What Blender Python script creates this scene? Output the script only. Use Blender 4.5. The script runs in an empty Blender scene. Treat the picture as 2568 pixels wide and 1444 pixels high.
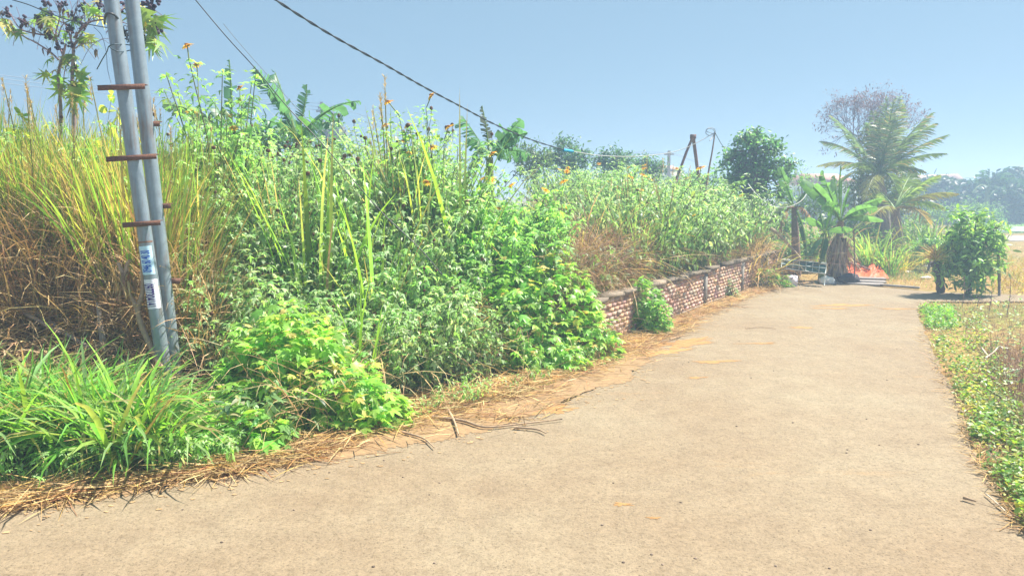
import bpy, math
import numpy as np
from mathutils import Vector
PI = math.pi
SC = bpy.context.scene
COL = SC.collection
rg = np.random.default_rng(7)
# ------------------------------------------------------------------ camera geometry
H, TH, FPX = 1.65, math.radians(7.5), 1834.0
_s, _c = math.sin(TH), math.cos(TH)
def ray(px, py):
    u = (px-1284)/FPX; v = (py-722)/FPX
    return np.array([u, _c - v*_s, -_s - v*_c])
def P(px, py, Y):
    d = ray(px, py); return np.array([0, 0, H]) + d*(Y/d[1])
def G(px, py, z=0.0):
    d = ray(px, py); return np.array([0, 0, H]) + d*((z-H)/d[2])
# ------------------------------------------------------------------ mesh builder
def nrm(a):
    a = np.asarray(a, float)
    return a/np.maximum(np.linalg.norm(a, axis=-1, keepdims=True), 1e-9)
class Geo:
    def __init__(s): s.V = []; s.F = []; s.C = []; s.n = 0
    def add(s, v, faces, col):
        v = np.asarray(v, float).reshape(-1, 3)
        c = np.asarray(col, float)
        if c.ndim == 1: c = np.tile(c, (len(v), 1))
        s.V.append(v); s.C.append(c)
        if not isinstance(faces, list): faces = [faces]
        for f in faces:
            s.F.append(np.asarray(f, np.int64) + s.n)
        s.n += len(v)
    def mesh(s, name, mat, off=None, smooth=False):
        V = np.concatenate(s.V); C = np.concatenate(s.C)
        if off is not None: V = V - np.asarray(off)
        me = bpy.data.meshes.new(name)
        me.vertices.add(len(V)); me.vertices.foreach_set('co', V.astype(np.float32).ravel())
        loops = np.concatenate([f.ravel() for f in s.F])
        cnt = np.concatenate([np.full(len(f), f.shape[1]) for f in s.F])
        me.loops.add(len(loops)); me.loops.foreach_set('vertex_index', loops.astype(np.int32))
        me.polygons.add(len(cnt))
        me.polygons.foreach_set('loop_start', np.concatenate([[0], np.cumsum(cnt)[:-1]]).astype(np.int32))
        if smooth: me.polygons.foreach_set('use_smooth', np.ones(len(cnt), bool))
        at = me.color_attributes.new('Col', 'FLOAT_COLOR', 'POINT')
        at.data.foreach_set('color', np.concatenate([np.clip(C, 0, 1), np.ones((len(C), 1))], 1).astype(np.float32).ravel())
        me.update(calc_edges=True)
        me.materials.append(mat)
        return me
    def obj(s, name, mat, parent=None, off=None, smooth=False):
        o = bpy.data.objects.new(name, s.mesh(name, mat, off, smooth)); COL.objects.link(o)
        if parent is not None: o.parent = parent
        return o
def tag(o, label=None, cat=None, group=None, kind=None):
    if label: o['label'] = label
    if cat: o['category'] = cat
    if group: o['group'] = group
    if kind: o['kind'] = kind
    return o
def thing(name, label, cat, loc=(0, 0, 0), group=None):
    o = bpy.data.objects.new(name, None); COL.objects.link(o); o.location = tuple(loc)
    o.empty_display_size = .1
    return tag(o, label, cat, group)
def copy_tree(o, loc=None, rz=0, sc=1, label=None, group=None):
    c = o.copy(); COL.objects.link(c)
    if loc is not None: c.location = tuple(loc)
    c.rotation_euler = (0, 0, rz); c.scale = sc if isinstance(sc, (tuple, list)) else (sc, sc, sc)
    if label: c['label'] = label
    if group: c['group'] = group
    for ch in list(o.children):
        d = ch.copy(); COL.objects.link(d); d.parent = c
    return c
# ------------------------------------------------------------------ primitives
def tube(g, pts, rad, sides=6, col=(.2, .2, .2), cap=True):
    pts = np.asarray(pts, float); n = len(pts)
    rad = np.full(n, rad) if np.isscalar(rad) else np.asarray(rad, float)
    T = nrm(np.gradient(pts, axis=0))
    ref = np.array([0, 0, 1.]) if abs(T[:, 2]).mean() < .8 else np.array([1., 0, 0])
    A = nrm(np.cross(T, ref)); B = np.cross(T, A)
    th = np.arange(sides)*2*PI/sides
    ring = pts[:, None] + rad[:, None, None]*(np.cos(th)[None, :, None]*A[:, None] + np.sin(th)[None, :, None]*B[:, None])
    V = ring.reshape(-1, 3)
    i = np.arange(n-1)[:, None]*sides; j = np.arange(sides)[None]; k = (j+1) % sides
    F = np.stack([i+j, i+k, i+sides+k, i+sides+j], -1).reshape(-1, 4)
    fs = [F]
    if cap:
        fs += [np.arange(sides)[None, :], (np.arange(sides)[::-1] + (n-1)*sides)[None, :]]
    g.add(V, fs, col)
def smooth_path(pts, m=6):
    pts = np.asarray(pts, float)
    Pp = np.vstack([2*pts[0]-pts[1], pts, 2*pts[-1]-pts[-2]]); out = []
    for i in range(1, len(Pp)-2):
        for t in np.linspace(0, 1, m, endpoint=False):
            a, b, c, d = Pp[i-1:i+3]
            out.append(.5*(2*b+(c-a)*t+(2*a-5*b+4*c-d)*t*t+(3*b-a-3*c+d)*t**3))
    out.append(pts[-1]); return np.array(out)
def box(g, c, size, col, ax=None, jit=0, r=None):
    hx, hy, hz = np.asarray(size)/2
    v = np.array([[x, y, z] for x in (-hx, hx) for y in (-hy, hy) for z in (-hz, hz)])
    if jit: v = v + (r or rg).normal(0, jit, v.shape)
    if ax is not None: v = v @ np.asarray(ax)
    g.add(v+np.asarray(c), np.array([[0, 1, 3, 2], [4, 6, 7, 5], [0, 4, 5, 1], [2, 3, 7, 6], [0, 2, 6, 4], [1, 5, 7, 3]]), col)
def blades(g, base, az, L, W, p0, curl, col, col2=None, m=5, fold=0., tipf=1.0, r=None):
    """n grass blades; az heading, p0 start elevation, curl how far it bends over."""
    n = len(base); base = np.asarray(base, float)
    az, L, W, p0, curl = [np.broadcast_to(np.asarray(q, float), (n,)) for q in (az, L, W, p0, curl)]
    k = np.arange(m)
    ang = p0[:, None] - curl[:, None]*((k+.5)/m)[None]**1.6
    st = (L/m)[:, None]
    dh = np.cos(ang)*st; dz = np.sin(ang)*st
    hx = np.concatenate([np.zeros((n, 1)), np.cumsum(dh, 1)], 1); hz = np.concatenate([np.zeros((n, 1)), np.cumsum(dz, 1)], 1)
    C = base[:, None] + np.stack([hx*np.cos(az)[:, None], hx*np.sin(az)[:, None], hz], -1)
    s = np.arange(m+1)/m
    w = (W[:, None]*(np.clip(.55+s*1.6, 0, 1)*np.clip((1-s)*2.2, 0, 1)**.8)[None])*.5
    tw = (r or rg).normal(0, .5, n)
    S = np.stack([-np.sin(az)*np.cos(tw), np.cos(az)*np.cos(tw), np.sin(tw)], -1)
    rows = [C + S[:, None]*w[..., None], C - S[:, None]*w[..., None]]
    if fold: rows.insert(1, C - np.array([0, 0, 1.])*w[..., None]*fold)
    V = np.stack(rows, 2); q = V.shape[2]
    V = V.reshape(-1, 3)
    bi = np.arange(n)[:, None, None]*((m+1)*q) + np.arange(m)[None, :, None]*q + np.arange(q-1)[None, None]
    F = np.stack([bi, bi+1, bi+1+q, bi+q], -1).reshape(-1, 4)
    col = np.broadcast_to(np.asarray(col, float), (n, 3)); c2 = col if col2 is None else np.broadcast_to(np.asarray(col2, float), (n, 3))
    cc = col[:, None]*(1-s[None, :, None]**2) + c2[:, None]*s[None, :, None]**2
    g.add(V, F, np.repeat(cc[:, :, None], q, 2).reshape(-1, 3))
def strip_leaf(rows):
    V = []; 
    for x, w, z in rows: V += [(x, w, z), (x, 0, z-.25*w), (x, -w, z)]
    n = len(rows); F = []
    for i in range(n-1):
        for j in (0, 1): F.append((i*3+j, i*3+j+1, i*3+3+j+1, i*3+3+j))
    return np.array(V), np.array(F)
LANCE = strip_leaf([(0, .02, 0), (.3, .17, .03), (.65, .14, -.03), (1, .01, -.2)])
LANCE_LO = strip_leaf([(0, .03, 0), (.45, .2, .02), (1, .01, -.16)])
OVAL = strip_leaf([(0, .03, 0), (.25, .25, .02), (.6, .3, 0), (.88, .18, -.06), (1, .02, -.1)])
def palm_leaf(angs, lens, valley=.38, cx=.3, drop=.45, shoulder=None):
    out = [(-.0, 0.0)]
    pts = [(0, 0)]
    for i, (a, l) in enumerate(zip(angs, lens)):
        a = math.radians(a)
        if shoulder:
            for da, f in ((-shoulder, .6), (0, 1), (shoulder, .6)):
                pts.append((cx+l*f*math.cos(a+math.radians(da)), l*f*math.sin(a+math.radians(da))))
        else: pts.append((cx+l*math.cos(a), l*math.sin(a)))
        if i < len(angs)-1:
            b = math.radians((angs[i]+angs[i+1])/2); pts.append((cx+valley*math.cos(b), valley*math.sin(b)))
    V = [(cx, 0, .03)] + [(x, y, -drop*((x-cx)**2+y*y)) for x, y in pts]
    n = len(pts)
    F = [(0, i+1, (i+1) % n+1) for i in range(n)]
    return np.array(V), np.array(F)
LOBED = palm_leaf([-95, -45, 0, 45, 95], [.45, .62, .75, .62, .45], .3, .28, .5)
LOBED_HI = palm_leaf([-100, -48, 0, 48, 100], [.42, .6, .74, .6, .42], .3, .28, .55, 17)
LOBED3 = palm_leaf([-55, 0, 55], [.45, .75, .45], .24, .28, .7)
STAR = palm_leaf([-130, -85, -42, 0, 42, 85, 130], [.4, .55, .68, .72, .68, .55, .4], .16, .25, .5)
def leaves(g, tm, pos, az, pitch, roll, size, col):
    V, F = tm; n = len(pos)
    if n == 0: return
    az, pitch, roll, size = [np.broadcast_to(np.asarray(q, float), (n,)) for q in (az, pitch, roll, size)]
    x = np.stack([np.cos(az)*np.cos(pitch), np.sin(az)*np.cos(pitch), np.sin(pitch)], -1)
    y0 = np.stack([-np.sin(az), np.cos(az), 0*az], -1); z0 = np.cross(x, y0)
    y = y0*np.cos(roll)[:, None] + z0*np.sin(roll)[:, None]; z = np.cross(x, y)
    W = (V[None, :, 0, None]*x[:, None] + V[None, :, 1, None]*y[:, None] + V[None, :, 2, None]*z[:, None])*size[:, None, None] + np.asarray(pos)[:, None]
    FF = (F[None] + (np.arange(n)*len(V))[:, None, None]).reshape(-1, F.shape[1])
    col = np.broadcast_to(np.asarray(col, float), (n, 3))
    g.add(W.reshape(-1, 3), FF, np.repeat(col, len(V), 0))
def pick(r, n, cols, w=None, jit=.18):
    cols = np.array(cols); i = r.choice(len(cols), n, p=None if w is None else np.array(w)/sum(w))
    return cols[i]*(1+r.normal(0, jit, (n, 1)))*(1+r.normal(0, .06, (n, 3)))
def smstep(a, b, x):
    t = np.clip((x-a)/(b-a), 0, 1); return t*t*(3-2*t)
def vnoise(x, y, sc=1., seed=0):
    x = np.asarray(x)*sc; y = np.asarray(y)*sc
    return (np.sin(x*1.3+seed)*np.cos(y*1.7+seed*2.1)+.5*np.sin(x*2.9+y*1.1+seed)+.35*np.cos(x*4.3-y*5.1+seed*.7)+.25*np.sin(7.9*y+6.3*x+seed))/2.1
# ------------------------------------------------------------------ materials
def mat_new(name):
    m = bpy.data.materials.new(name); m.use_nodes = True
    nt = m.node_tree; nt.nodes.clear()
    return m, nt, nt.nodes.new('ShaderNodeOutputMaterial')
def N(nt, t, **kw):
    n = nt.nodes.new(t)
    for k, v in kw.items():
        if k.startswith('i_'):
            n.inputs[k[2:].replace('_', ' ')].default_value = v
        else: setattr(n, k, v)
    return n
def leaf_material(name, trans=.45, rough=.45, tint=(1.25, 1.25, .6), spec=.5):
    m, nt, out = mat_new(name)
    at = N(nt, 'ShaderNodeAttribute', attribute_name='Col')
    tc = N(nt, 'ShaderNodeTexCoord'); no = N(nt, 'ShaderNodeTexNoise'); no.inputs['Scale'].default_value = 9; no.inputs['Detail'].default_value = 3
    nt.links.new(tc.outputs['Object'], no.inputs['Vector'])
    mr = N(nt, 'ShaderNodeMapRange'); mr.inputs[1].default_value = .3; mr.inputs[2].default_value = .7; mr.inputs[3].default_value = .75; mr.inputs[4].default_value = 1.25
    nt.links.new(no.outputs['Fac'], mr.inputs[0])
    mul = N(nt, 'ShaderNodeVectorMath', operation='SCALE'); nt.links.new(at.outputs['Color'], mul.inputs[0]); nt.links.new(mr.outputs[0], mul.inputs['Scale'])
    pb = N(nt, 'ShaderNodeBsdfPrincipled'); pb.inputs['Roughness'].default_value = rough; pb.inputs['Specular IOR Level'].default_value = spec
    nt.links.new(mul.outputs[0], pb.inputs['Base Color'])
    tr = N(nt, 'ShaderNodeBsdfTranslucent'); tm = N(nt, 'ShaderNodeVectorMath', operation='MULTIPLY'); tm.inputs[1].default_value = tint
    nt.links.new(mul.outputs[0], tm.inputs[0]); nt.links.new(tm.outputs[0], tr.inputs['Color'])
    mx = N(nt, 'ShaderNodeMixShader'); mx.inputs[0].default_value = trans
    nt.links.new(pb.outputs[0], mx.inputs[1]); nt.links.new(tr.outputs[0], mx.inputs[2]); nt.links.new(mx.outputs[0], out.inputs[0])
    return m
M_LEAF = leaf_material('leaf', .48, .42, (1.6, 1.6, .85))
M_GRASS = leaf_material('grass_blade', .5, .5, (1.5, 1.45, .8), .3)
M_DRY = leaf_material('dry_plant', .25, .8, (1.2, 1.0, .7), .15)
M_PETAL = leaf_material('petal', .35, .6, (1.1, 1, .7), .2)
def col_material(name, rough=.8, metal=0, nscale=30, namt=.25, bump=.0, spec=.4):
    """colour from the Col attribute with grain and wear"""
    m, nt, out = mat_new(name)
    at = N(nt, 'ShaderNodeAttribute', attribute_name='Col'); tc = N(nt, 'ShaderNodeTexCoord')
    no = N(nt, 'ShaderNodeTexNoise'); no.inputs['Scale'].default_value = nscale; no.inputs['Detail'].default_value = 6; no.inputs['Roughness'].default_value = .7
    nt.links.new(tc.outputs['Object'], no.inputs['Vector'])
    mr = N(nt, 'ShaderNodeMapRange'); mr.inputs[1].default_value = .25; mr.inputs[2].default_value = .75; mr.inputs[3].default_value = 1-namt; mr.inputs[4].default_value = 1+namt
    nt.links.new(no.outputs['Fac'], mr.inputs[0])
    mul = N(nt, 'ShaderNodeVectorMath', operation='SCALE'); nt.links.new(at.outputs['Color'], mul.inputs[0]); nt.links.new(mr.outputs[0], mul.inputs['Scale'])
    pb = N(nt, 'ShaderNodeBsdfPrincipled'); pb.inputs['Roughness'].default_value = rough; pb.inputs['Metallic'].default_value = metal; pb.inputs['Specular IOR Level'].default_value = spec
    nt.links.new(mul.outputs[0], pb.inputs['Base Color'])
    if bump:
        b = N(nt, 'ShaderNodeBump'); b.inputs['Strength'].default_value = bump; b.inputs['Distance'].default_value = .01
        nt.links.new(no.outputs['Fac'], b.inputs['Height']); nt.links.new(b.outputs[0], pb.inputs['Normal'])
    nt.links.new(pb.outputs[0], out.inputs[0])
    return m
M_BARK = col_material('bark', .9, 0, 25, .4, .6)
M_BRICK = col_material('brick', .9, 0, 60, .25, .4)
M_CONC = col_material('concrete', .9, 0, 18, .3, .4)
M_STEEL = col_material('galvanised_steel', .42, .35, 14, .16, .05)
def streaks(m):
    nt = m.node_tree; L = nt.links.new; pb = next(n for n in nt.nodes if n.type == 'BSDF_PRINCIPLED'); src = pb.inputs['Base Color'].links[0].from_socket
    tc = N(nt, 'ShaderNodeTexCoord'); mp = N(nt, 'ShaderNodeMapping'); mp.inputs['Scale'].default_value = (1, 1, .07); L(tc.outputs['Object'], mp.inputs[0])
    no = N(nt, 'ShaderNodeTexNoise'); no.inputs['Scale'].default_value = 38; no.inputs['Detail'].default_value = 5; L(mp.outputs[0], no.inputs['Vector'])
    n2 = N(nt, 'ShaderNodeTexNoise'); n2.inputs['Scale'].default_value = 3.2; n2.inputs['Detail'].default_value = 4; L(tc.outputs['Object'], n2.inputs['Vector'])
    mu = N(nt, 'ShaderNodeMath', operation='MULTIPLY'); L(no.outputs['Fac'], mu.inputs[0]); L(n2.outputs['Fac'], mu.inputs[1])
    mr = N(nt, 'ShaderNodeMapRange'); mr.inputs[1].default_value = .27; mr.inputs[2].default_value = .42; mr.inputs[3].default_value = 0; mr.inputs[4].default_value = .75; L(mu.outputs[0], mr.inputs[0])
    mx = N(nt, 'ShaderNodeMix', data_type='RGBA'); L(mr.outputs[0], mx.inputs[0]); L(src, mx.inputs[6]); mx.inputs[7].default_value = (.20, .13, .09, 1); L(mx.outputs[2], pb.inputs['Base Color'])
streaks(M_STEEL)
M_RUST = col_material('rusty_steel', .85, .1, 60, .5, .4)
M_PLAS = col_material('plastic', .45, 0, 20, .08)
M_CLOTH = col_material('tarp', .6, 0, 25, .15, .2)
M_WOOD = col_material('weathered_wood', .85, 0, 30, .3, .4)
M_PAINT = col_material('faded_paint', .6, 0, 40, .15)
def glass_material():
    m, nt, out = mat_new('green_glass')
    pb = N(nt, 'ShaderNodeBsdfPrincipled'); pb.inputs['Base Color'].default_value = (.03, .13, .11, 1); pb.inputs['Roughness'].default_value = .45; pb.inputs['Specular IOR Level'].default_value = .25
    nt.links.new(pb.outputs[0], out.inputs[0]); return m
M_GLASS = glass_material()
# ------------------------------------------------------------------ bank outline and terrain
EDGE_PX = [(-500, 1310), (-150, 1265), (0, 1235), (200, 1225), (420, 1190), (620, 1165), (780, 1130), (900, 1085), (960, 1030), (1100, 990), (1250, 950), (1400, 915)]
W0, W1 = G(1475, 885)[:2], G(1950, 695)[:2]
EDGE = np.array([[-30, G(-500, 1310)[1]+.0]] + [G(*p)[:2] for p in EDGE_PX] + [W0, W1, W1+np.array([-4.5, 14.]), [-30, 60]])
NW = len(EDGE_PX)+1          # index of the wall segment
def bank_sd(x, y):
    """signed distance into the bank and whether the wall is the nearest edge"""
    x = np.asarray(x, float); y = np.asarray(y, float)
    best = np.full(x.shape, 1e9); seg = np.zeros(x.shape, int); inside = np.zeros(x.shape, bool)
    n = len(EDGE)
    for i in range(n):
        a = EDGE[i]; b = EDGE[(i+1) % n]; ab = b-a
        t = np.clip(((x-a[0])*ab[0]+(y-a[1])*ab[1])/(ab@ab), 0, 1)
        d = np.hypot(x-a[0]-t*ab[0], y-a[1]-t*ab[1])
        if i == n-1: continue_seg = False
        m = d < best
        if i < n-1:
            best = np.where(m, d, best); seg = np.where(m, i, seg)
        cr = ((a[1] > y) != (b[1] > y)) & (x < (b[0]-a[0])*(y-a[1])/(b[1]-a[1]+1e-12)+a[0])
        inside ^= cr
    return np.where(inside, best, -best), seg
WALL_H = .56
def tz(x, y):
    s, seg = bank_sd(x, y)
    lo = .45+.6*smstep(-.9, -1.9, -np.abs(x)*0+x) if False else .45+.6*(1-smstep(-1.9, -.9, x))
    t_ = np.clip((s-lo)/2.3, 0, 1); z = 1.0*t_*t_*(3-2*t_) + .10*vnoise(x, y, .9, 3)*smstep(.3, 2, s) + .25*smstep(3, 7, s)
    z = np.where((seg == NW) | (seg == NW+1), np.maximum(z, WALL_H*smstep(.10, .16, s)), z)
    far = smstep(22, 34, y); z = z*(1-far)
    return z
def tz1(x, y): return float(tz(np.array([x]), np.array([y]))[0])
def skyline(px):
    return np.interp(px, [-200, 0, 150, 300, 400, 470, 500, 600, 700, 850, 900, 1000, 1060, 1200, 1300, 1400, 1600, 1750, 1850, 1930, 1960, 2100],
                     [225, 245, 270, 285, 320, 300, 280, 345, 360, 365, 335, 300, 320, 390, 400, 405, 415, 428, 455, 540, 600, 640])
def ground_mesh():
    def axis(lo, hi, near_lo, near_hi, step):
        a = list(np.arange(near_lo, near_hi, step))
        v, st = near_hi, step
        while v < hi: a.append(v); st *= 1.18; v += st
        a.append(hi); v, st = near_lo-step, step; b = []
        while v > lo: b.append(v); st *= 1.18; v -= st
        b.append(lo); return np.array(b[::-1]+a)
    X = axis(-900, 900, -9, 9, .12); Y = axis(-300, 1500, 1, 19, .12)
    xx, yy = np.meshgrid(X, Y); z = tz(xx, yy)
    s, _ = bank_sd(xx, yy)
    # verge a touch above the road on both sides, the lane itself dead flat
    z = z + np.where((np.abs(xx) < 30) & (yy < 60), .012*vnoise(xx, yy, 2.1, 1), 0) - .016
    V = np.stack([xx, yy, z], -1).reshape(-1, 3)
    nx, ny = len(X), len(Y)
    i = (np.arange(ny-1)[:, None]*nx + np.arange(nx-1)[None]).ravel()
    g = Geo(); bank = smstep(-.3, .3, s).reshape(-1, 1)
    fieldc = np.array([.25, .18, .085]); bankc = np.array([.15, .105, .06])
    g.add(V, np.stack([i, i+1, i+nx+1, i+nx], -1), bankc*bank+fieldc*(1-bank))
    m, nt, out = mat_new('ground')
    at = N(nt, 'ShaderNodeAttribute', attribute_name='Col'); tc = N(nt, 'ShaderNodeTexCoord')
    n1 = N(nt, 'ShaderNodeTexNoise'); n1.inputs['Scale'].default_value = .35; n1.inputs['Detail'].default_value = 8; n1.inputs['Roughness'].default_value = .65
    n2 = N(nt, 'ShaderNodeTexNoise'); n2.inputs['Scale'].default_value = 14; n2.inputs['Detail'].default_value = 6
    for q in (n1, n2): nt.links.new(tc.outputs['Object'], q.inputs['Vector'])
    rp = N(nt, 'ShaderNodeValToRGB'); e = rp.color_ramp.elements
    e[0].position = .36; e[0].color = (.75, .95, .6, 1); e[1].position = .62; e[1].color = (1.25, 1.05, .95, 1)
    nt.links.new(n1.outputs['Fac'], rp.inputs[0])
    mu = N(nt, 'ShaderNodeVectorMath', operation='MULTIPLY'); nt.links.new(at.outputs['Color'], mu.inputs[0]); nt.links.new(rp.outputs[0], mu.inputs[1])
    mr = N(nt, 'ShaderNodeMapRange'); mr.inputs[1].default_value = .3; mr.inputs[2].default_value = .7; mr.inputs[3].default_value = .65; mr.inputs[4].default_value = 1.35
    nt.links.new(n2.outputs['Fac'], mr.inputs[0])
    sc = N(nt, 'ShaderNodeVectorMath', operation='SCALE'); nt.links.new(mu.outputs[0], sc.inputs[0]); nt.links.new(mr.outputs[0], sc.inputs['Scale'])
    pb = N(nt, 'ShaderNodeBsdfPrincipled'); pb.inputs['Roughness'].default_value = .95; pb.inputs['Specular IOR Level'].default_value = .1
    nt.links.new(sc.outputs[0], pb.inputs['Base Color'])
    bp = N(nt, 'ShaderNodeBump'); bp.inputs['Strength'].default_value = .8; bp.inputs['Distance'].default_value = .03
    nt.links.new(n2.outputs['Fac'], bp.inputs['Height']); nt.links.new(bp.outputs[0], pb.inputs['Normal'])
    nt.links.new(pb.outputs[0], out.inputs[0])
    tag(g.obj('ground', m, smooth=True), kind='structure')
ground_mesh()
# ------------------------------------------------------------------ road and dirt
ROAD_L = [(-700, 1330), (0, 1290), (200, 1262), (480, 1212), (640, 1183), (880, 1140), (1090, 1105), (1320, 1040), (1480, 985), (1600, 925), (1610, 870), (1700, 812), (1800, 765), (1890, 735), (1960, 712), (2060, 702)]
ROAD_FAR = [(2200, 720), (2330, 731), (2450, 738), (2700, 742)]
ROAD_R = [(2700, 757), (2330, 757), (2300, 780), (2330, 860), (2375, 950), (2420, 1040), (2440, 1120), (2510, 1230), (2575, 1340)]
def dense(poly, step=.06, amp=.02, seed=1):
    out = []
    for a, b in zip(poly[:-1], poly[1:]):
        n = max(2, min(400, int(np.linalg.norm(b-a)/step)))
        for t in np.linspace(0, 1, n, endpoint=False): out.append(a+(b-a)*t)
    out.append(poly[-1]); out = np.array(out)
    k = np.arange(len(out)); d = nrm(np.gradient(out, axis=0)); q = np.stack([-d[:, 1], d[:, 0]], -1)
    off = amp*(np.sin(k*.37+seed)+.7*np.sin(k*.91+seed*2)+.5*np.sin(k*.13+seed*3)+.4*np.sin(k*1.9))
    return out + q*off[:, None]
def sheet(name, outline, z, mat, kind='structure'):
    import bmesh
    bm = bmesh.new(); vs = [bm.verts.new((p[0], p[1], z)) for p in outline]
    f = bm.faces.new(vs); f.normal_update()
    if f.normal.z < 0: f.normal_flip()
    bmesh.ops.triangulate(bm, faces=[f]); me = bpy.data.meshes.new(name); bm.to_mesh(me); bm.free()
    me.materials.append(mat); o = bpy.data.objects.new(name, me); COL.objects.link(o)
    if kind: o['kind'] = kind
    return o
def road_material():
    m, nt, out = mat_new('worn_concrete_road')
    tc = N(nt, 'ShaderNodeTexCoord'); L = nt.links.new
    def noise(s, d=5, r=.6, src=None):
        q = N(nt, 'ShaderNodeTexNoise'); q.inputs['Scale'].default_value = s; q.inputs['Detail'].default_value = d; q.inputs['Roughness'].default_value = r
        L(src or tc.outputs['Object'], q.inputs['Vector']); return q
    def ramp(src, stops):
        rp = N(nt, 'ShaderNodeValToRGB'); e = rp.color_ramp.elements
        while len(e) < len(stops): e.new(.5)
        for i, (p, c) in enumerate(stops): e[i].position = p; e[i].color = (*c, 1)
        L(src, rp.inputs[0]); return rp
    big = noise(.55, 6, .6); mid = noise(5, 6, .65); fine = noise(85, 4, .75); mott = noise(28, 4, .7)
    base = ramp(big.outputs['Fac'], [(.32, (.222, .166, .108)), (.5, (.242, .191, .129)), (.68, (.262, .218, .152))])
    def mixm(a, b, typ='MULTIPLY', f=1.0):
        q = N(nt, 'ShaderNodeMix', data_type='RGBA', blend_type=typ)
        if isinstance(f, float): q.inputs[0].default_value = f
        else: L(f, q.inputs[0])
        L(a, q.inputs[6]); L(b, q.inputs[7]); return q.outputs[2]
    c = mixm(base.outputs[0], ramp(mid.outputs['Fac'], [(.3, (.89, .87, .85)), (.7, (1.1, 1.1, 1.08))]).outputs[0])
    c = mixm(c, ramp(mott.outputs['Fac'], [(.32, (.82, .80, .77)), (.52, (1, 1, 1)), (.75, (1.1, 1.08, 1.05))]).outputs[0])
    c = mixm(c, ramp(fine.outputs['Fac'], [(.30, (.35, .33, .30)), (.44, (.97, .97, .97)), (.68, (1.18, 1.16, 1.14))]).outputs[0])
    # sandy orange dust stains
    mp = N(nt, 'ShaderNodeMapping'); mp.inputs['Scale'].default_value = (.55, 1.5, 1); L(tc.outputs['Object'], mp.inputs[0])
    st = noise(.9, 8, .7, mp.outputs[0])
    sf = ramp(st.outputs['Fac'], [(.60, (0, 0, 0)), (.72, (.75, .75, .75))])
    dust = N(nt, 'ShaderNodeRGB'); dust.outputs[0].default_value = (.33, .19, .075, 1)
    sm = N(nt, 'ShaderNodeMath', operation='MULTIPLY'); sm.use_clamp = True; sr = ramp(mid.outputs['Fac'], [(.38, (.1, .1, .1)), (.62, (1, 1, 1))]); L(sf.outputs[0], sm.inputs[0]); L(sr.outputs[0], sm.inputs[1])
    c = mixm(c, dust.outputs[0], 'MIX', sm.outputs[0])
    # few dark cracks / tar spots
    vo = N(nt, 'ShaderNodeTexVoronoi'); vo.inputs['Scale'].default_value = 9; L(tc.outputs['Object'], vo.inputs['Vector'])
    sp = ramp(vo.outputs['Distance'], [(.03, (.35, .32, .3)), (.06, (1, 1, 1))])
    c = mixm(c, sp.outputs[0], 'MULTIPLY', .8)
    pb = N(nt, 'ShaderNodeBsdfPrincipled'); pb.inputs['Roughness'].default_value = .85; pb.inputs['Specular IOR Level'].default_value = .25; L(c, pb.inputs['Base Color'])
    bp = N(nt, 'ShaderNodeBump'); bp.inputs['Strength'].default_value = .7; bp.inputs['Distance'].default_value = .006; L(fine.outputs['Fac'], bp.inputs['Height'])
    b2 = N(nt, 'ShaderNodeBump'); b2.inputs['Strength'].default_value = .5; b2.inputs['Distance'].default_value = .03; L(mid.outputs['Fac'], b2.inputs['Height']); L(bp.outputs[0], b2.inputs['Normal'])
    L(b2.outputs[0], pb.inputs['Normal']); L(pb.outputs[0], out.inputs[0]); return m
gl = [G(*p)[:2] for p in ROAD_L]; gf = [G(*p)[:2] for p in ROAD_FAR]; gr = [G(*p)[:2] for p in ROAD_R]
rl = dense(np.array(gl), .06, .018, 1); rf = dense(np.array(gf), .1, .02, 2); rr = dense(np.array(gr), .06, .011, 5)
outline = np.vstack([[[-12, -8]], [[-12, rl[0][1]]], rl, rf, [[40, rf[-1][1]+.3], [40, rr[0][1]]], rr, [[rr[-1][0]+1.2, -8]]])
sheet('road', outline, .004, road_material())
M_DIRT = col_material('sandy_dirt', .95, 0, 22, .3, .5)
def dirt_strip(name, ctr, width, amp, seed):
    ctr = np.array(ctr); K = 60; pad = np.pad(ctr, ((K, K), (0, 0)), 'edge')
    sm = np.stack([np.convolve(pad[:, i], np.ones(2*K+1)/(2*K+1), 'valid') for i in (0, 1)], -1)
    d = nrm(np.gradient(sm, axis=0)); q = np.stack([-d[:, 1], d[:, 0]], -1); ctr = sm
    r = np.random.default_rng(seed); k = np.arange(len(ctr))
    g = Geo(); 
    wob = lambda s: amp*(np.convolve(r.normal(0, 1, len(k)+400), np.ones(60)/7.7, 'same')[200:-200]*.8+np.convolve(r.normal(0, 1, len(k)+400), np.ones(12)/3.5, 'same')[200:-200]*.5+r.normal(0, .28, len(k)))
    wd = np.asarray(width)
    a = ctr + q*.35; b = ctr - q*np.maximum(.01, wd+wob(seed))[:, None]
    V = np.empty((len(k)*2, 3)); V[0::2, :2] = a; V[1::2, :2] = b; V[:, 2] = .0065
    i = np.arange(len(k)-1)*2
    g.add(V, np.stack([i, i+1, i+3, i+2], -1), (.27, .175, .09))
    tag(g.obj(name, M_DIRT), kind='structure')
rl2 = dense(np.array(gl), .02, .0, 1)
pxl = np.interp(np.linspace(0, 1, len(rl2)), [0, .35, .55, .75, .9, 1], [.03, .04, .07, .16, .14, .06])
dirt_strip('path_edge_dirt', rl2, pxl, .05, 3)
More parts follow.
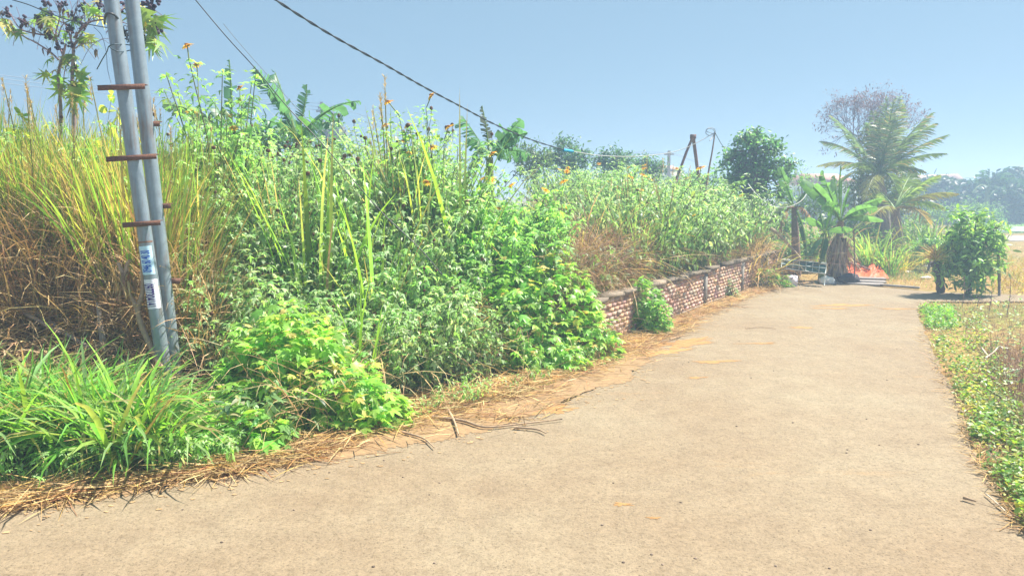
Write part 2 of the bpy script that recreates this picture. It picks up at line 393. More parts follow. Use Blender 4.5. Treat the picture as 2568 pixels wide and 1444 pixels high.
def dirt_blobs():
    r = np.random.default_rng(55); g = Geo()
    for _ in range(700):
        i = r.integers(0, len(rl2)); d = rl2[min(i+3, len(rl2)-1)]-rl2[max(i-3, 0)]; q = nrm(np.array([d[1], -d[0]])); off = abs(r.normal(0, 1))*(.10+pxl[i]); c = rl2[i]+q*off
        rad = r.uniform(.004, .014); k = 9; a = np.arange(k)*2*PI/k; rr = rad*r.uniform(.5, 1.3, k)
        V = np.stack([c[0]+rr*np.cos(a)*1.5, c[1]+rr*np.sin(a), np.full(k, .0075)], -1); V = np.vstack([V, [[c[0], c[1], .0075+rad*.12]]])
        g.add(V, np.array([[j, (j+1) % k, k] for j in range(k)]), np.array([.38, .25, .13])*r.uniform(.8, 1.2))
    tag(g.obj('roadside_dirt', M_DIRT), kind='stuff')
dirt_blobs()
def dirt_patch(px, py, a, b, seed, rot=0.):
    r = np.random.default_rng(seed); c = G(px, py); n = 110; t = np.arange(n)*2*PI/n
    k = 1+.25*np.sin(3*t+seed)+.2*np.sin(5*t+seed*2)+.12*np.sin(11*t+seed)+r.normal(0, .09, n)+.2*np.convolve(r.normal(0, 1, n+12), np.ones(5)/2.2, 'same')[6:-6]
    k = np.clip(k, .25, 1.9); x, y = a*k*np.cos(t), b*k*np.sin(t)
    V = np.stack([c[0]+x*math.cos(rot)-y*math.sin(rot), c[1]+x*math.sin(rot)+y*math.cos(rot), np.full(n, .0058)], -1); V = np.vstack([V, [[c[0], c[1], .0075]]])
    g = Geo(); g.add(V, np.array([[j, (j+1) % n, n] for j in range(n)]), np.array([.36, .20, .075])*r.uniform(.9, 1.1)); tag(g.obj('dirt_patch', M_DIRT), kind='structure')
for i, q in enumerate([(2105, 766, .42, .10, .1), (2085, 774, .25, .05, 0), (1705, 862, .42, .16, .5), (1655, 885, .3, .10, .4), (1790, 908, .20, .05, .2), (1560, 1266, .05, .018, 0), (2010, 822, .12, .05, 0), (1380, 1030, .22, .09, .4), (1905, 862, .16, .04, .1), (1640, 1300, .03, .012, 0), (2250, 775, .25, .05, 0), (1750, 948, .09, .03, .2)]): dirt_patch(q[0], q[1], q[2], q[3], 10+i, q[4])
# ------------------------------------------------------------------ colours
GB = (.25, .46, .10); GM = (.20, .36, .12); GG = (.33, .44, .24); GD = (.13, .25, .11); YG = (.41, .47, .09); ST = (.56, .41, .21); BR = (.28, .175, .095); YE = (.38, .30, .04); PU = (.24, .15, .12)
# ------------------------------------------------------------------ plant makers (each returns an Empty with parts, about 1 m tall, at the origin)
def make_grass(name, label, cat, seed, n=70, W=.022, spread=.16, lean=(0, 0), curl=(.3, 1.5), pal=((GB, YG, GM), (4, 2, 2)), dry=.2, el=(60, 88), fold=.0, group=None, culms=0):
    r = np.random.default_rng(seed); o = thing(name, label, cat, group=group)
    def bl(k, pal, w, Ls):
        g = Geo(); a = r.uniform(0, 2*PI, k); rad = spread*np.sqrt(r.uniform(0, 1, k))
        base = np.stack([rad*np.cos(a), rad*np.sin(a), np.zeros(k)-.03], -1)
        az = a + r.normal(0, .6, k)
        p0 = np.radians(r.uniform(*el, k)); cu = r.uniform(*curl, k)
        L = r.uniform(*Ls, k)
        c = pick(r, k, pal, w)
        c2 = np.where(r.uniform(0, 1, (k, 1)) < .22, np.array([ST])*.9, c*1.1)
        hd = np.stack([np.cos(az)*np.cos(p0)+lean[0], np.sin(az)*np.cos(p0)+lean[1]], -1)
        az = np.arctan2(hd[:, 1], hd[:, 0])
        blades(g, base, az, L, W*r.uniform(.6, 1.2, k), p0, cu, c, c2, m=6, fold=fold, r=r)
        return g
    bl(n, pal[0], pal[1], (.55, 1.15)).obj('foliage', M_GRASS, o)
    kd = int(n*dry)
    if kd: 
        bl(kd, [ST, BR, (.5, .33, .1)], (3, 1, 2), (.4, 1.0)).obj('dead_foliage', M_DRY, o)
    if culms:
        g = Geo()
        for _ in range(culms):
            a = r.uniform(0, 2*PI); h = r.uniform(1.0, 1.25); t = np.array([math.cos(a), math.sin(a), 0])*r.uniform(.1, .3)
            pts = [np.array([0, 0, 0]), t*.4+[0, 0, h*.6], t+[0, 0, h]]
            tube(g, smooth_path(pts, 4), [.004]*8+[.0015], 4, (.33, .3, .1), cap=False)
            # feathery seed head
            tip = pts[-1]; k = 26; s = r.uniform(0, .16, k)
            blades(g, tip-np.array([0, 0, 1])*s[:, None], r.uniform(0, 2*PI, k), .035, .006, 1.0, .5, (.55, .42, .2), m=2, r=r)
        g.obj('seed_head', M_DRY, o)
    return o
def make_weed(name, label, cat, seed, shoots=9, spread=.22, leafL=.15, tm=LOBED3, per=11, low=.3, pal=((GG, GM, (.13, .21, .08)), (3, 2, 2)), flowers=0, fsz=.06, seedheads=0, group=None, bare=0, mat=None, droop=(-1.2, .1)):
    r = np.random.default_rng(seed); o = thing(name, label, cat, group=group)
    gs, gl_, gf_, gh = Geo(), Geo(), Geo(), Geo()
    nf = 0
    for i in range(shoots):
        a = r.uniform(0, 2*PI); b0 = np.array([math.cos(a), math.sin(a), 0])*spread*.45*math.sqrt(r.uniform(0, 1)); b0[2] = -.04
        h = r.uniform(.5, 1.0) if i else 1.0
        ln = np.array([math.cos(a), math.sin(a), 0])*spread*r.uniform(.4, 1.3)
        top = b0 + ln + [0, 0, h]; mid = b0 + ln*.35 + [0, 0, h*.5] + r.normal(0, .02, 3)
        path = smooth_path([b0, mid, top], 5)
        tube(gs, path, np.linspace(.006, .002, len(path)), 4, np.array([.16, .17, .07])*r.uniform(.7, 1.2), cap=False)
        k = per; t = low + (1-low)*np.linspace(0, 1, k)**.75
        ip = np.stack([np.interp(t, np.linspace(0, 1, len(path)), path[:, q]) for q in range(3)], -1)
        az = np.arange(k)*2.4 + r.uniform(0, 6) + r.normal(0, .3, k)
        pit = np.interp(t, [low, .8, 1], [droop[0], droop[0]*.75, droop[1]]) + r.normal(0, .25, k)
        size = leafL*np.interp(t, [low, .85, 1], [1.15, 1.0, .55])*r.uniform(.75, 1.25, k)
        off = np.stack([np.cos(az), np.sin(az), .25+0*az], -1)*.035
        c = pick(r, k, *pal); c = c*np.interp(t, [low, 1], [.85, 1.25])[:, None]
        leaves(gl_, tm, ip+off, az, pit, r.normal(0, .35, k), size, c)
        # small rosette of young leaves at the tip
        k2 = 6; az2 = r.uniform(0, 2*PI, k2)
        leaves(gl_, tm, np.repeat(top[None], k2, 0)+r.normal(0, .008, (k2, 3)), az2, r.uniform(-.7, .5, k2), r.normal(0, .3, k2), leafL*r.uniform(.45, .8, k2), pick(r, k2, [np.array(pal[0][0])*1.3, np.array(pal[0][1])*1.35]))
        if nf < flowers:
            nf += 1; c0 = top+np.array([r.normal(0, .02), r.normal(0, .02), .07]); tube(gs, [top, c0], .003, 4, (.16, .2, .06), cap=False)
            kk = 13; nn = nrm(np.array([r.normal(0, .4), -.45+r.normal(0, .3), 1.])); uu = nrm(np.cross(nn, [0, 1, .1])); vv = np.cross(nn, uu); aa = np.arange(kk)*2*PI/kk; dd = np.cos(aa)[:, None]*uu+np.sin(aa)[:, None]*vv; leaves(gf_, LANCE, np.repeat(c0[None], kk, 0), np.arctan2(dd[:, 1], dd[:, 0]), np.arcsin(np.clip(dd[:, 2], -1, 1)), r.normal(0, .2, kk), fsz, pick(r, kk, [(.9, .46, .01), (.95, .58, .02)]))
            disc(gf_, c0+[0, 0, .004], .014, (.45, .2, .02))
        elif seedheads and r.uniform() < seedheads:
            c0 = top+np.array([0, 0, .06]); tube(gs, [top, c0], .003, 4, (.2, .15, .08), cap=False); ball(gh, c0, .016, (.14, .07, .04), r)
    gs.obj('stem', M_BARK, o); gl_.obj('foliage', mat or M_LEAF, o)
    if gf_.n: gf_.obj('blossom', M_PETAL, o)
    if gh.n: gh.obj('dried_blossom', M_DRY, o)
    return o
_ico = None
def ball(g, c, rad, col, r=None, sq=(1, 1, 1)):
    th = np.linspace(0, PI, 5)[1:-1]; ph = np.arange(7)*2*PI/7
    V = [[0, 0, 1]] + [[math.sin(t)*math.cos(p), math.sin(t)*math.sin(p), math.cos(t)] for t in th for p in ph] + [[0, 0, -1]]
    V = np.array(V)*rad*np.array(sq)
    if r is not None: V = V*(1+r.normal(0, .08, (len(V), 1)))
    q = [[1+i*7+j, 1+i*7+(j+1) % 7, 8+i*7+(j+1) % 7, 8+i*7+j] for i in range(2) for j in range(7)]
    t = [[0, 1+(j+1) % 7, 1+j] for j in range(7)] + [[22, 15+j, 15+(j+1) % 7] for j in range(7)]
    g.add(V+np.asarray(c), [np.array(q), np.array(t)], col)
def disc(g, c, rad, col):
    ball(g, c, rad, col, sq=(1, 1, .5))
def make_mound(name, label, cat, seed, rad=(.55, .5, .8), n=700, leafL=.14, tm=LOBED_HI, pal=((GB, GM, YG), (5, 3, 1)), stems=14, group=None, offs=None, inner=.35, loc=(0, 0, 0)):
    """rounded bush: leafy shoots over a dome (several domes when offs is given)"""
    r = np.random.default_rng(seed); o = thing(name, label, cat, loc, group)
    gs, g = Geo(), Geo()
    domes = offs or [((0, 0, 0), 1.0)]
    wts = np.array([d[1]**2 for d in domes]); wts /= wts.sum()
    for (off, sc), wt in zip(domes, wts):
        off = np.array(off); k = int(n*wt); rr_ = np.array(rad)*sc
        u = r.normal(0, 1, (k, 3)); u[:, 2] = np.abs(u[:, 2])*.9 - .12; u = nrm(u)
        lump = 1+.16*vnoise(u[:, 0]*3+seed, u[:, 1]*3+u[:, 2]*2, 1.6, seed)
        f = np.where(r.uniform(0, 1, k) < inner, r.uniform(.45, .85, k), r.uniform(.86, 1.04, k))*lump
        pos = off + u*rr_*f[:, None]
        pos[:, 2] = np.maximum(pos[:, 2], .03)
        az = np.arctan2(u[:, 1], u[:, 0]) + r.normal(0, .7, k)
        pit = r.normal(-.45, .4, k) + .3*u[:, 2]
        c = pick(r, k, *pal)
        leaves(g, tm, pos, az, pit, r.normal(0, .35, k), leafL*r.uniform(.55, 1.2, k), c)
        # young bright tips standing above the dome
        ks = int(k*.10)
        ii = r.choice(k, ks); tip = off + u[ii]*rr_*(lump[ii]*1.06)[:, None]
        tip[:, 2] = np.maximum(tip[:, 2], .05)
        for q in range(4):
            leaves(g, tm, tip+r.normal(0, .012, (ks, 3)), r.uniform(0, 2*PI, ks), r.uniform(-.4, .6, ks), r.normal(0, .3, ks), leafL*r.uniform(.4, .7, ks), pick(r, ks, [np.array(pal[0][0])*1.25, np.array(pal[0][-1])]))
        for _ in range(max(3, int(stems*wt))):
            uu = nrm(r.normal(0, 1, 3)); uu[2] = abs(uu[2])
            e = off + uu*rr_*.95; b0 = np.array([off[0]*.7+r.normal(0, .04), off[1]*.7+r.normal(0, .04), -.05])
            tube(gs, smooth_path([b0, (b0+e)/2+[0, 0, .08], e], 4), np.linspace(.011, .004, 9), 5, (.2, .19, .09), cap=False)
    gs.obj('stem', M_BARK, o); g.obj('foliage', M_LEAF, o)
    return o
# ------------------------------------------------------------------ placing
PROTO_USED = set()
def put(proto, x, y, h=1.0, rz=0., w=None, z=None, label=None, group=None):
    z = tz1(x, y) if z is None else z; w = h if w is None else w
    if proto.name not in PROTO_USED:
        PROTO_USED.add(proto.name); o = proto
        o.location = (x, y, z); o.rotation_euler = (0, 0, rz); o.scale = (w, w, h)
        if label: o['label'] = label
        if group: o['group'] = group
        return o
    return copy_tree(proto, (x, y, z), rz, (w, w, h), label, group)
def at_px(px, Y): return (px-1284)/FPX*Y*1.0
def xat(px, py, Y): return P(px, py, Y)[0]
def plant(proto, px, ytop, Y, rz=None, wf=1.0, label=None, group=None, hs=1.0):
    """stands at depth Y under pixel column px with its top at row ytop"""
    top = P(px, ytop, Y); z = tz1(top[0], Y)
    if 'grass' in proto.name or 'tussock' in proto.name: hs *= 1.06 if 'elephant' in proto.name else 1.25
    h = max(.2, top[2]-z)*hs
    return put(proto, top[0], Y, h, rg.uniform(0, 6.28) if rz is None else rz, h*wf, z, label, group)
def fill(protos, n, pxr, Yr, hr, label, group, wf=1.0, sd_min=.15, over=0, keep=None, seed=0, mind=.0):
    """n plants over a patch of the bank; tops stay under the skyline"""
    r = np.random.default_rng(seed); k = 0; tries = 0; pts = []
    while k < n and tries < n*30:
        tries += 1
        px = r.uniform(*pxr); Y = r.uniform(*Yr); x = at_px(px, Y)
        s, _ = bank_sd(np.array([x]), np.array([Y]))
        if s[0] < sd_min or (keep and not keep(px, Y)): continue
        if mind and any((x-a)**2+(Y-b)**2 < mind*mind for a, b in pts): continue
        z = tz1(x, Y); h = r.uniform(*hr)
        zmax = P(px, skyline(px)-over*r.uniform(0, 1), Y)[2]
        h = min(h, (zmax-z)*r.uniform(.82, 1.0))
        if h < hr[0]*.5: continue
        pts.append((x, Y))
        put(protos[r.integers(len(protos))], x, Y, h, r.uniform(0, 6.28), h*wf*r.uniform(.85, 1.2), z-.02, label, group); k += 1
# ================================================================== the overgrown bank
def rects(px, Y, *rs): return any(a <= px <= b and c <= Y <= d for a, b, c, d in rs)
def zone_pts(r, n, pxr, Yr, sdmin=.05, keep=None):
    px = r.uniform(*pxr, n*2); Y = r.uniform(*Yr, n*2); x = (px-1284)/FPX*Y
    s, _ = bank_sd(x, Y); m = s > sdmin
    if keep is not None: m &= keep(px, Y)
    x, Y = x[m][:n], Y[m][:n]
    return x, Y, tz(x, Y)
def thatch(g, n, pxr, Yr, seed, L=(.25, .8), W=(.005, .012), pal=([ST, (.30, .19, .10), (.48, .34, .18), (.62, .48, .27)], (4, 1, 3, 3)), el=(-.3, 1.2), curl=(.4, 2.2), lift=(0, .35), keep=None, sdmin=.05, m=4):
    r = np.random.default_rng(seed); x, y, z = zone_pts(r, n, pxr, Yr, sdmin, keep); k = len(x)
    base = np.stack([x, y, z+r.uniform(*lift, k)], -1)
    c = pick(r, k, *pal)
    blades(g, base, r.uniform(0, 2*PI, k), r.uniform(*L, k), r.uniform(*W, k), r.uniform(*el, k), r.uniform(*curl, k), c, c*.9, m=m, r=r)
def leafmat(g, n, pxr, Yr, seed, tm=LANCE_LO, size=(.04, .09), lift=(.02, .3), pal=([GG, GM, GD], (3, 3, 1)), keep=None, sdmin=.05, per=5, edge=None):
    r = np.random.default_rng(seed); x, y, z = zone_pts(r, n, pxr, Yr, sdmin, keep); k = len(x)
    b = np.repeat(np.stack([x, y, z+r.uniform(*lift, k)], -1), per, 0) + r.normal(0, .02, (k*per, 3))
    kk = k*per
    leaves(g, tm, b, r.uniform(0, 2*PI, kk), r.normal(-.4, .5, kk), r.normal(0, .4, kk), r.uniform(*size, kk), np.repeat(pick(r, k, *pal), per, 0)*(1+r.normal(0, .12, (kk, 1))))
# low tangle that covers the soil of the bank
g = Geo(); leafmat(g, 9000, (-150, 1990), (4.2, 16), 11, keep=lambda px, Y: ~((px < 540) & (Y < 7.3)), pal=([GG, GM, GD, (.13, .2, .07)], (3, 3, 2, 2)), lift=(.02, .4), size=(.05, .11), tm=LANCE)
tag(g.obj('undergrowth', M_LEAF), 'low leafy tangle covering the slope of the bank', kind='stuff')
g = Geo()
thatch(g, 6500, (-60, 540), (5.75, 7.6), 12, L=(.3, .9), lift=(0, .5), el=(.3, 1.5), curl=(.3, 1.5))
thatch(g, 3600, (-60, 520), (4.9, 6.1), 17, L=(.15, .55), lift=(0, .12), el=(-.3, .8), keep=lambda px, Y: ~((px > 385) & (px < 490)))
thatch(g, 2600, (480, 1250), (4.6, 8), 13, lift=(0, .35), W=(.004, .008))
thatch(g, 5200, (1340, 1640), (7.0, 12), 14, L=(.2, .6), W=(.003, .007), lift=(0, .5), pal=([PU, BR, (.36, .25, .17), ST], (4, 3, 3, 2)), el=(-.2, 1.4))
thatch(g, 2500, (1640, 1960), (10, 15.5), 15, L=(.2, .55), W=(.004, .008), lift=(0, .3), pal=([PU, BR, GG, ST], (3, 3, 2, 2)))
thatch(g, 1600, (950, 1450), (6.5, 9.5), 16, L=(.2, .6), W=(.003, .006), lift=(0, .3), pal=([PU, BR, ST], (3, 3, 2)))
tag(g.obj('dead_grass', M_DRY), 'matted dead brown grass hanging over the bank', kind='stuff')
# ---- straw litter along the edge of the lane
def litter(name, label, n, pxs, seed, L=(.08, .35), W=(.003, .008), pal=([(.55, .36, .13), ST, BR, (.6, .45, .22), (.33, .18, .09)], (3, 3, 2, 2, 2)), lift=(.012, .05)):
    r = np.random.default_rng(seed); g = Geo()
    a = np.array([[p[0], p[1]] for p in pxs], float); b = np.array([[p[2], p[3]] for p in pxs], float)
    t = r.uniform(0, len(a)-1, n); i = np.minimum(t.astype(int), len(a)-2); f = (t-i)[:, None]
    pa = a[i]*(1-f)+a[i+1]*f; pb = b[i]*(1-f)+b[i+1]*f
    fr = r.beta(1.0, 1.5, n); q = pa + (pb-pa)*fr[:, None]; ok = (vnoise(q[:, 0]/60, q[:, 1]/25, 1.0, seed)+.55 > fr*1.15+r.normal(0, .16, n)) | (r.uniform(0, 1, n) < .06); q = q[ok]; n = len(q)
    xy = np.array([G(*p)[:2] for p in q])
    xy += np.stack([r.normal(0, .05, n), r.normal(0, .05, n)], -1)
    z = np.maximum(tz(xy[:, 0], xy[:, 1]), 0)
    base = np.concatenate([xy, (z+r.uniform(*lift, n))[:, None]], 1)
    c = pick(r, n, *pal)
    az = np.where(r.uniform(0, 1, n) < .55, r.normal(.35, .5, n)+PI*r.integers(0, 2, n), r.uniform(0, 2*PI, n))
    blades(g, base, az, r.uniform(*L, n), r.uniform(*W, n), r.normal(.06, .13, n), r.normal(.12, .22, n), c, c*.95, m=3, r=r)
    return tag(g.obj(name, M_DRY), label, kind='stuff')
LIT = [(-200, 1270, -200, 1330), (0, 1235, 0, 1296), (180, 1225, 180, 1258), (420, 1195, 460, 1210), (620, 1160, 620, 1186), (740, 1120, 780, 1162), (900, 1040, 1000, 1125), (1000, 1000, 1180, 1095), (1150, 980, 1330, 1080), (1300, 950, 1420, 1020), (1450, 890, 1560, 960), (1560, 850, 1625, 925), (1640, 830, 1700, 850), (1760, 775, 1810, 795), (1840, 745, 1880, 760), (1930, 715, 1965, 725)]
litter('straw_litter', 'dry straw and stalks strewn along the edge of the road', 15000, LIT, 21)
litter('straw_debris', 'thicker broken stalks lying on the straw', 420, LIT, 22, L=(.15, .45), W=(.006, .012), pal=([BR, ST, (.45, .3, .15)], (1, 3, 2)))
litter('straw_litter', 'fine broken straw lying under the long stalks at the road edge', 9000, [(a, b, a+(c-a)*.8, b+(d-b)*.8) for a, b, c, d in LIT], 23, L=(.03, .14), W=(.003, .007), lift=(.006, .02))
# ---- tall yellow-green grass at the left
GL1 = 'tall yellow green grass tuft on the upper left bank behind the poles'
pal_y = (((.31, .44, .07), (.22, .40, .07), (.40, .45, .08), (.56, .44, .16)), (4, 4, 2, 2))
tg = [make_grass('tall_grass', GL1, 'grass', 100+i, n=95, W=.016, spread=.22, lean=(.36, -.05), curl=(.02, .75), pal=pal_y, dry=.28, el=(55, 88), group='tall grass on the upper left bank', culms=i % 2) for i in range(4)]
fill(tg, 100, (-120, 440), (6.25, 8.4), (1.2, 2.0), GL1, 'tall grass on the upper left bank', .75, .9, 25, seed=31, mind=.16)
fill(tg, 14, (400, 520), (6.4, 8.2), (.9, 1.5), 'tall yellowing grass tuft behind and right of the right hand pole', 'yellowing grass beside the right pole', .6, .9, 25, seed=32, mind=.16)
# dead hanging grass below it
GL2 = 'dead brown grass clump drooping down the bank beneath the tall grass'
dg = [make_grass('dead_grass_clump', GL2, 'grass', 120+i, n=110, W=.012, spread=.25, lean=(.15, -.25), curl=(.4, 1.9), pal=((ST, (.36, .24, .13), (.55, .36, .13), (.45, .33, .17)), (3, 2, 2, 2)), dry=.3, el=(45, 88), group='dead grass on the left bank') for i in range(3)]
fill(dg, 60, (-60, 500), (5.85, 6.5), (.3, .55), GL2, 'dead grass on the left bank', 1.0, .4, 0, seed=33, mind=.16)
# ---- bright green broad grass in front of the poles
GL3 = 'bright green broad bladed grass tuft at the road edge in front of the poles'
bg_ = [make_grass('green_grass', GL3, 'grass', 140+i, n=46, W=.034, spread=.16, lean=(.1, -.05), curl=(.2, 2.5), pal=(((.15, .36, .05), (.22, .42, .06), (.12, .30, .07), (.22, .36, .14)), (4, 3, 2, 2)), dry=.06, el=(50, 88), fold=.35, group='green grass in front of the poles') for i in range(4)]
r = np.random.default_rng(5)
for i in range(64):
    px = r.uniform(-120, 470); Y = r.uniform(4.2, 4.95)
    yt = np.interp(px, [-90, 0, 60, 250, 330, 420, 480], [880, 890, 880, 900, 930, 960, 985]) + r.uniform(-30, 90)
    plant(bg_[i % 4], px, yt, Y, wf=r.uniform(.9, 1.3), label=GL3, group='green grass in front of the poles')
# ---- grey green drooping weeds on the middle of the bank
WL1 = 'grey green weed with drooping lobed leaves in the tangle behind the lobed leaf bush'
wd = [make_weed('drooping_weed', WL1, 'weed', 160+i, shoots=11, spread=.42, leafL=.105, tm=LOBED3, per=24, low=.12, group='drooping weeds on the bank', seedheads=.12) for i in range(6)]
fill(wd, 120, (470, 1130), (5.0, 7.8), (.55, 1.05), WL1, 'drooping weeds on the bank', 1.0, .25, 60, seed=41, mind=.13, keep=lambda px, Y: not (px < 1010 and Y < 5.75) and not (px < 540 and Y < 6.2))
cw = [make_weed('crest_weed', 'bushy weed', 'weed', 360+i, shoots=12, spread=.42, leafL=.075, tm=LOBED3, per=30, low=.1, group='weeds along the crest of the bank', seedheads=.2) for i in range(4)]
WL2 = 'bushy weed near the crest of the bank below the far banana plants'
fill(cw, 110, (470, 1100), (7.2, 9.8), (.9, 1.7), WL2, 'weeds along the crest of the bank', .9, .3, 50, seed=42, mind=.2)
# dark green mass of tall flowering weeds in the middle
WL3 = 'lush green tree marigold with drooping leaves in the middle of the bank'
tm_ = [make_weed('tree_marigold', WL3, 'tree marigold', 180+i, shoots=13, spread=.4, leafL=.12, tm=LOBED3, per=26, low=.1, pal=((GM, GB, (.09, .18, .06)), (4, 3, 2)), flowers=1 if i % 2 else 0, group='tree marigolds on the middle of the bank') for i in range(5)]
def sky2(px): return np.interp(px, [960, 1050, 1150, 1250, 1380, 1440], [520, 450, 425, 430, 480, 640])
r = np.random.default_rng(6)
for i in range(46):
    px = r.uniform(970, 1420); Y = r.uniform(6.9 if px < 1150 else 7.75, 8.9)
    yt = sky2(px) + (8.8-Y)*95 + r.uniform(0, 60)
    plant(tm_[i % 5], px, yt, Y, wf=r.uniform(.8, 1.15), label=WL3, group='tree marigolds on the middle of the bank')
WLf = 'leafy weed at the foot of the bank above the straw litter'
fill(wd, 22, (960, 1200), (5.9, 7.4), (.4, .75), WLf, 'weeds at the foot of the bank', 1.0, .15, 0, seed=43, mind=.18)
# tall flowering individuals
def tall(px, yt, Y, seed, label, fl=3, wf=.42, sh=13):
    o = make_weed('flowering_weed', label, 'tree marigold', seed, shoots=sh, spread=.2, leafL=.062, tm=LOBED3, per=38, low=.12, fsz=.034, pal=((GM, GB, (.12, .2, .05)), (3, 3, 2)), flowers=fl, droop=(-.9, .3))
    return plant(o, px, yt, Y)
tall(520, 152, 7.6, 201, 'tallest tree marigold with yellow flowers against the sky, right of the poles', 4, .36)
tall(560, 215, 7.9, 202, 'leafy tree marigold just right of the tallest one', 2, .36)
tall(470, 300, 7.9, 206, 'shorter leafy tree marigold between the poles and the tallest one', 1, .4)
tall(1090, 262, 8.2, 203, 'tall tree marigold with a spray of orange flowers near the mid bank skyline', 6, .36)
tall(1130, 330, 8.0, 204, 'tree marigold with yellow flowers beside the tall grass tuft at mid bank', 4, .42)
tall(1030, 330, 8.4, 205, 'tree marigold with dark seed heads on the crest, left of the orange flowers', 2, .42)
# ---- tall single tufts of broad grass on the bank
def tuft(px, yt, Y, seed, label, wf=.45, n=16, W=.020, **k):
    o = make_grass('elephant_grass', label, 'grass', seed, n=n, W=W, spread=.16*wf, curl=k.get('curl', (.1, 1.0)), pal=k.get('pal', (((.32, .54, .07), (.38, .56, .08), GB), (3, 2, 2))), dry=k.get('dry', .12), el=(72, 90), fold=.2, culms=k.get('culms', 0))
    return plant(o, px, yt, Y, wf=.85)
tuft(455, 330, 7.0, 301, 'long bladed grass tuft right of the poles above the weeds', .6, 14)
tuft(520, 335, 7.4, 302, 'elephant grass tuft with orange dry tips below the tallest flowering weed', .4, 20)
tuft(765, 318, 6.9, 303, 'bright elephant grass tuft with orange tips on the mid bank, left of two', .45, 18)
tuft(805, 345, 6.9, 304, 'bright elephant grass tuft on the mid bank, right of two', .32, 14)
tuft(900, 285, 7.2, 305, 'tall elephant grass tuft left of the bushy mound on the crest', .4, 16)
tuft(935, 420, 6.6, 306, 'yellow green elephant grass tuft in the weeds under the crest mound', .4, 14)
tuft(970, 290, 8.2, 307, 'wispy tall reed tuft with seed spikes standing against the sky', .22, 22, .028, culms=4)
tuft(1155, 245, 7.6, 308, 'tall bright elephant grass blades beside the second banana plants', .3, 13)
tuft(905, 700, 5.6, 309, 'small yellow grass tuft with orange tips low on the bank', .9, 14, .03)
tuft(600, 360, 7.7, 310, 'dry tan grass tuft between the flowering weeds and banana leaves', .5, 40, .012, pal=((ST, BR, YG), (4, 2, 1)), dry=.5)
tuft(1000, 320, 8.0, 311, 'brownish grass tuft on the crest mound', .5, 60, .012, pal=((YG, ST, GM), (3, 3, 2)), dry=.5)
tuft(700, 390, 7.3, 312, 'dry brown grass stalks among weeds left of the twin tufts', .6, 50, .010, pal=((ST, BR, GM), (4, 2, 1)), dry=.6)
tuft(1060, 345, 7.8, 313, 'fine green reed tuft on the crest, right of the mound', .5, 50, .014, pal=((GM, YG, GG), (3, 2, 2)))
DT = 'dry tan stalk clump among the grey green weeds of the bank'
for px, Y, h in [(880, 5.9, .45), (930, 5.75, .35), (960, 5.9, .35), (1110, 6.9, .8), (1150, 7.1, .75), (1060, 6.5, .6), (820, 7.3, .9), (700, 7.4, .8), (620, 6.9, .7), (1000, 7.3, .8), (560, 6.6, .8), (505, 6.3, .75), (530, 6.1, .6), (1190, 7.0, .6), (760, 6.6, .7)]:
    put(dg[int(px) % 3], at_px(px, Y), Y, h, px*.7, h*.8, None, DT, 'dry stalks among the weeds')
fill(wd, 16, (-60, 330), (6.6, 7.8), (.9, 1.5), 'leafy weed growing among the tall grass at the upper left', 'weeds in the tall grass', .7, .8, 25, seed=47, mind=.25)
# ---- crest mound bush
make_mound('rounded_bush', 'rounded fine leaved bush on the crest of the bank', 'bush', 61, (.85, .7, 1.0), 1500, .07, LANCE_LO, ((GM, YG, GG), (3, 2, 3)), loc=(at_px(985, 9.4), 9.4, tz1(at_px(985, 9.4), 9.4)+.62))
# ---- bushes of lobed leaves near the road
def mound(px, py, Y, seed, label, rad, n, leafL, offs, tm=LOBED_HI, pal=(((.27, .50, .08), (.20, .42, .09), (.34, .52, .10), (.55, .48, .16)), (5, 3, 2, .1)), name='lobed_leaf_bush', inner=.35):
    x = at_px(px, Y); return make_mound(name, label, 'bush', seed, rad, n, leafL, tm, pal, loc=(x, Y, max(0, tz1(x, Y))), offs=offs, inner=inner)
mound(730, 0, 5.15, 71, 'big bright green bush of lobed leaves at the road edge right of the poles', (.56, .42, .68), 2100, .125, [((-.05, .05, .02), 1.0), ((.38, -.1, 0), .62), ((-.28, -.12, 0), .66), ((.62, -.06, 0), .36), ((-.12, .15, .32), .72)])
mound(545, 0, 4.55, 72, 'small lobed leaf bush at the front edge between the big bush and the grass', (.34, .2, .28), 240, .14, [((0, 0, 0), 1.0), ((.22, -.04, 0), .7)])
mound(1330, 0, 7.3, 73, 'wide bright bush of lobed leaves spilling down the middle of the bank', (.55, .5, .62), 2300, .12, [((-.3, .12, .35), .85), ((.2, .2, .32), .95), ((.0, -.2, .0), .8), ((.5, .0, .0), .75), ((-.15, .1, .1), .9)], inner=.25)
mound(1350, 0, 6.75, 74, 'low bright green leafy bush at the foot of the bank above the straw', (.36, .2, .3), 420, .10, [((0, 0, 0), 1.0), ((.22, -.05, 0), .7)])
mound(1617, 0, 8.5, 75, 'bright green bush growing against the near end of the brick wall', (.26, .22, .62), 800, .085, [((0, 0, 0), 1.0), ((.12, -.06, 0), .75), ((-.04, 0, .1), .85)], tm=LOBED, pal=((GB, (.22, .44, .06), GM), (4, 3, 2)))
mound(1925, 0, 12.75, 76, 'low green bush at the far end of the brick wall', (.24, .2, .34), 300, .085, [((0, 0, 0), 1.0), ((.28, -.05, 0), .6)], tm=LOBED)
mound(1838, 0, 11.4, 77, 'small dark green plant at the foot of the brick wall', (.11, .1, .28), 130, .06, None, tm=LANCE, pal=((GM, GD, GG), (3, 2, 1)))
mound(1918, 0, 12.45, 78, 'dry straw coloured tussock in front of the low bush by the wall', (.2, .18, .18), 200, .05, None, tm=LANCE_LO, pal=((ST, YG, BR), (3, 2, 2)), name='dry_tussock')
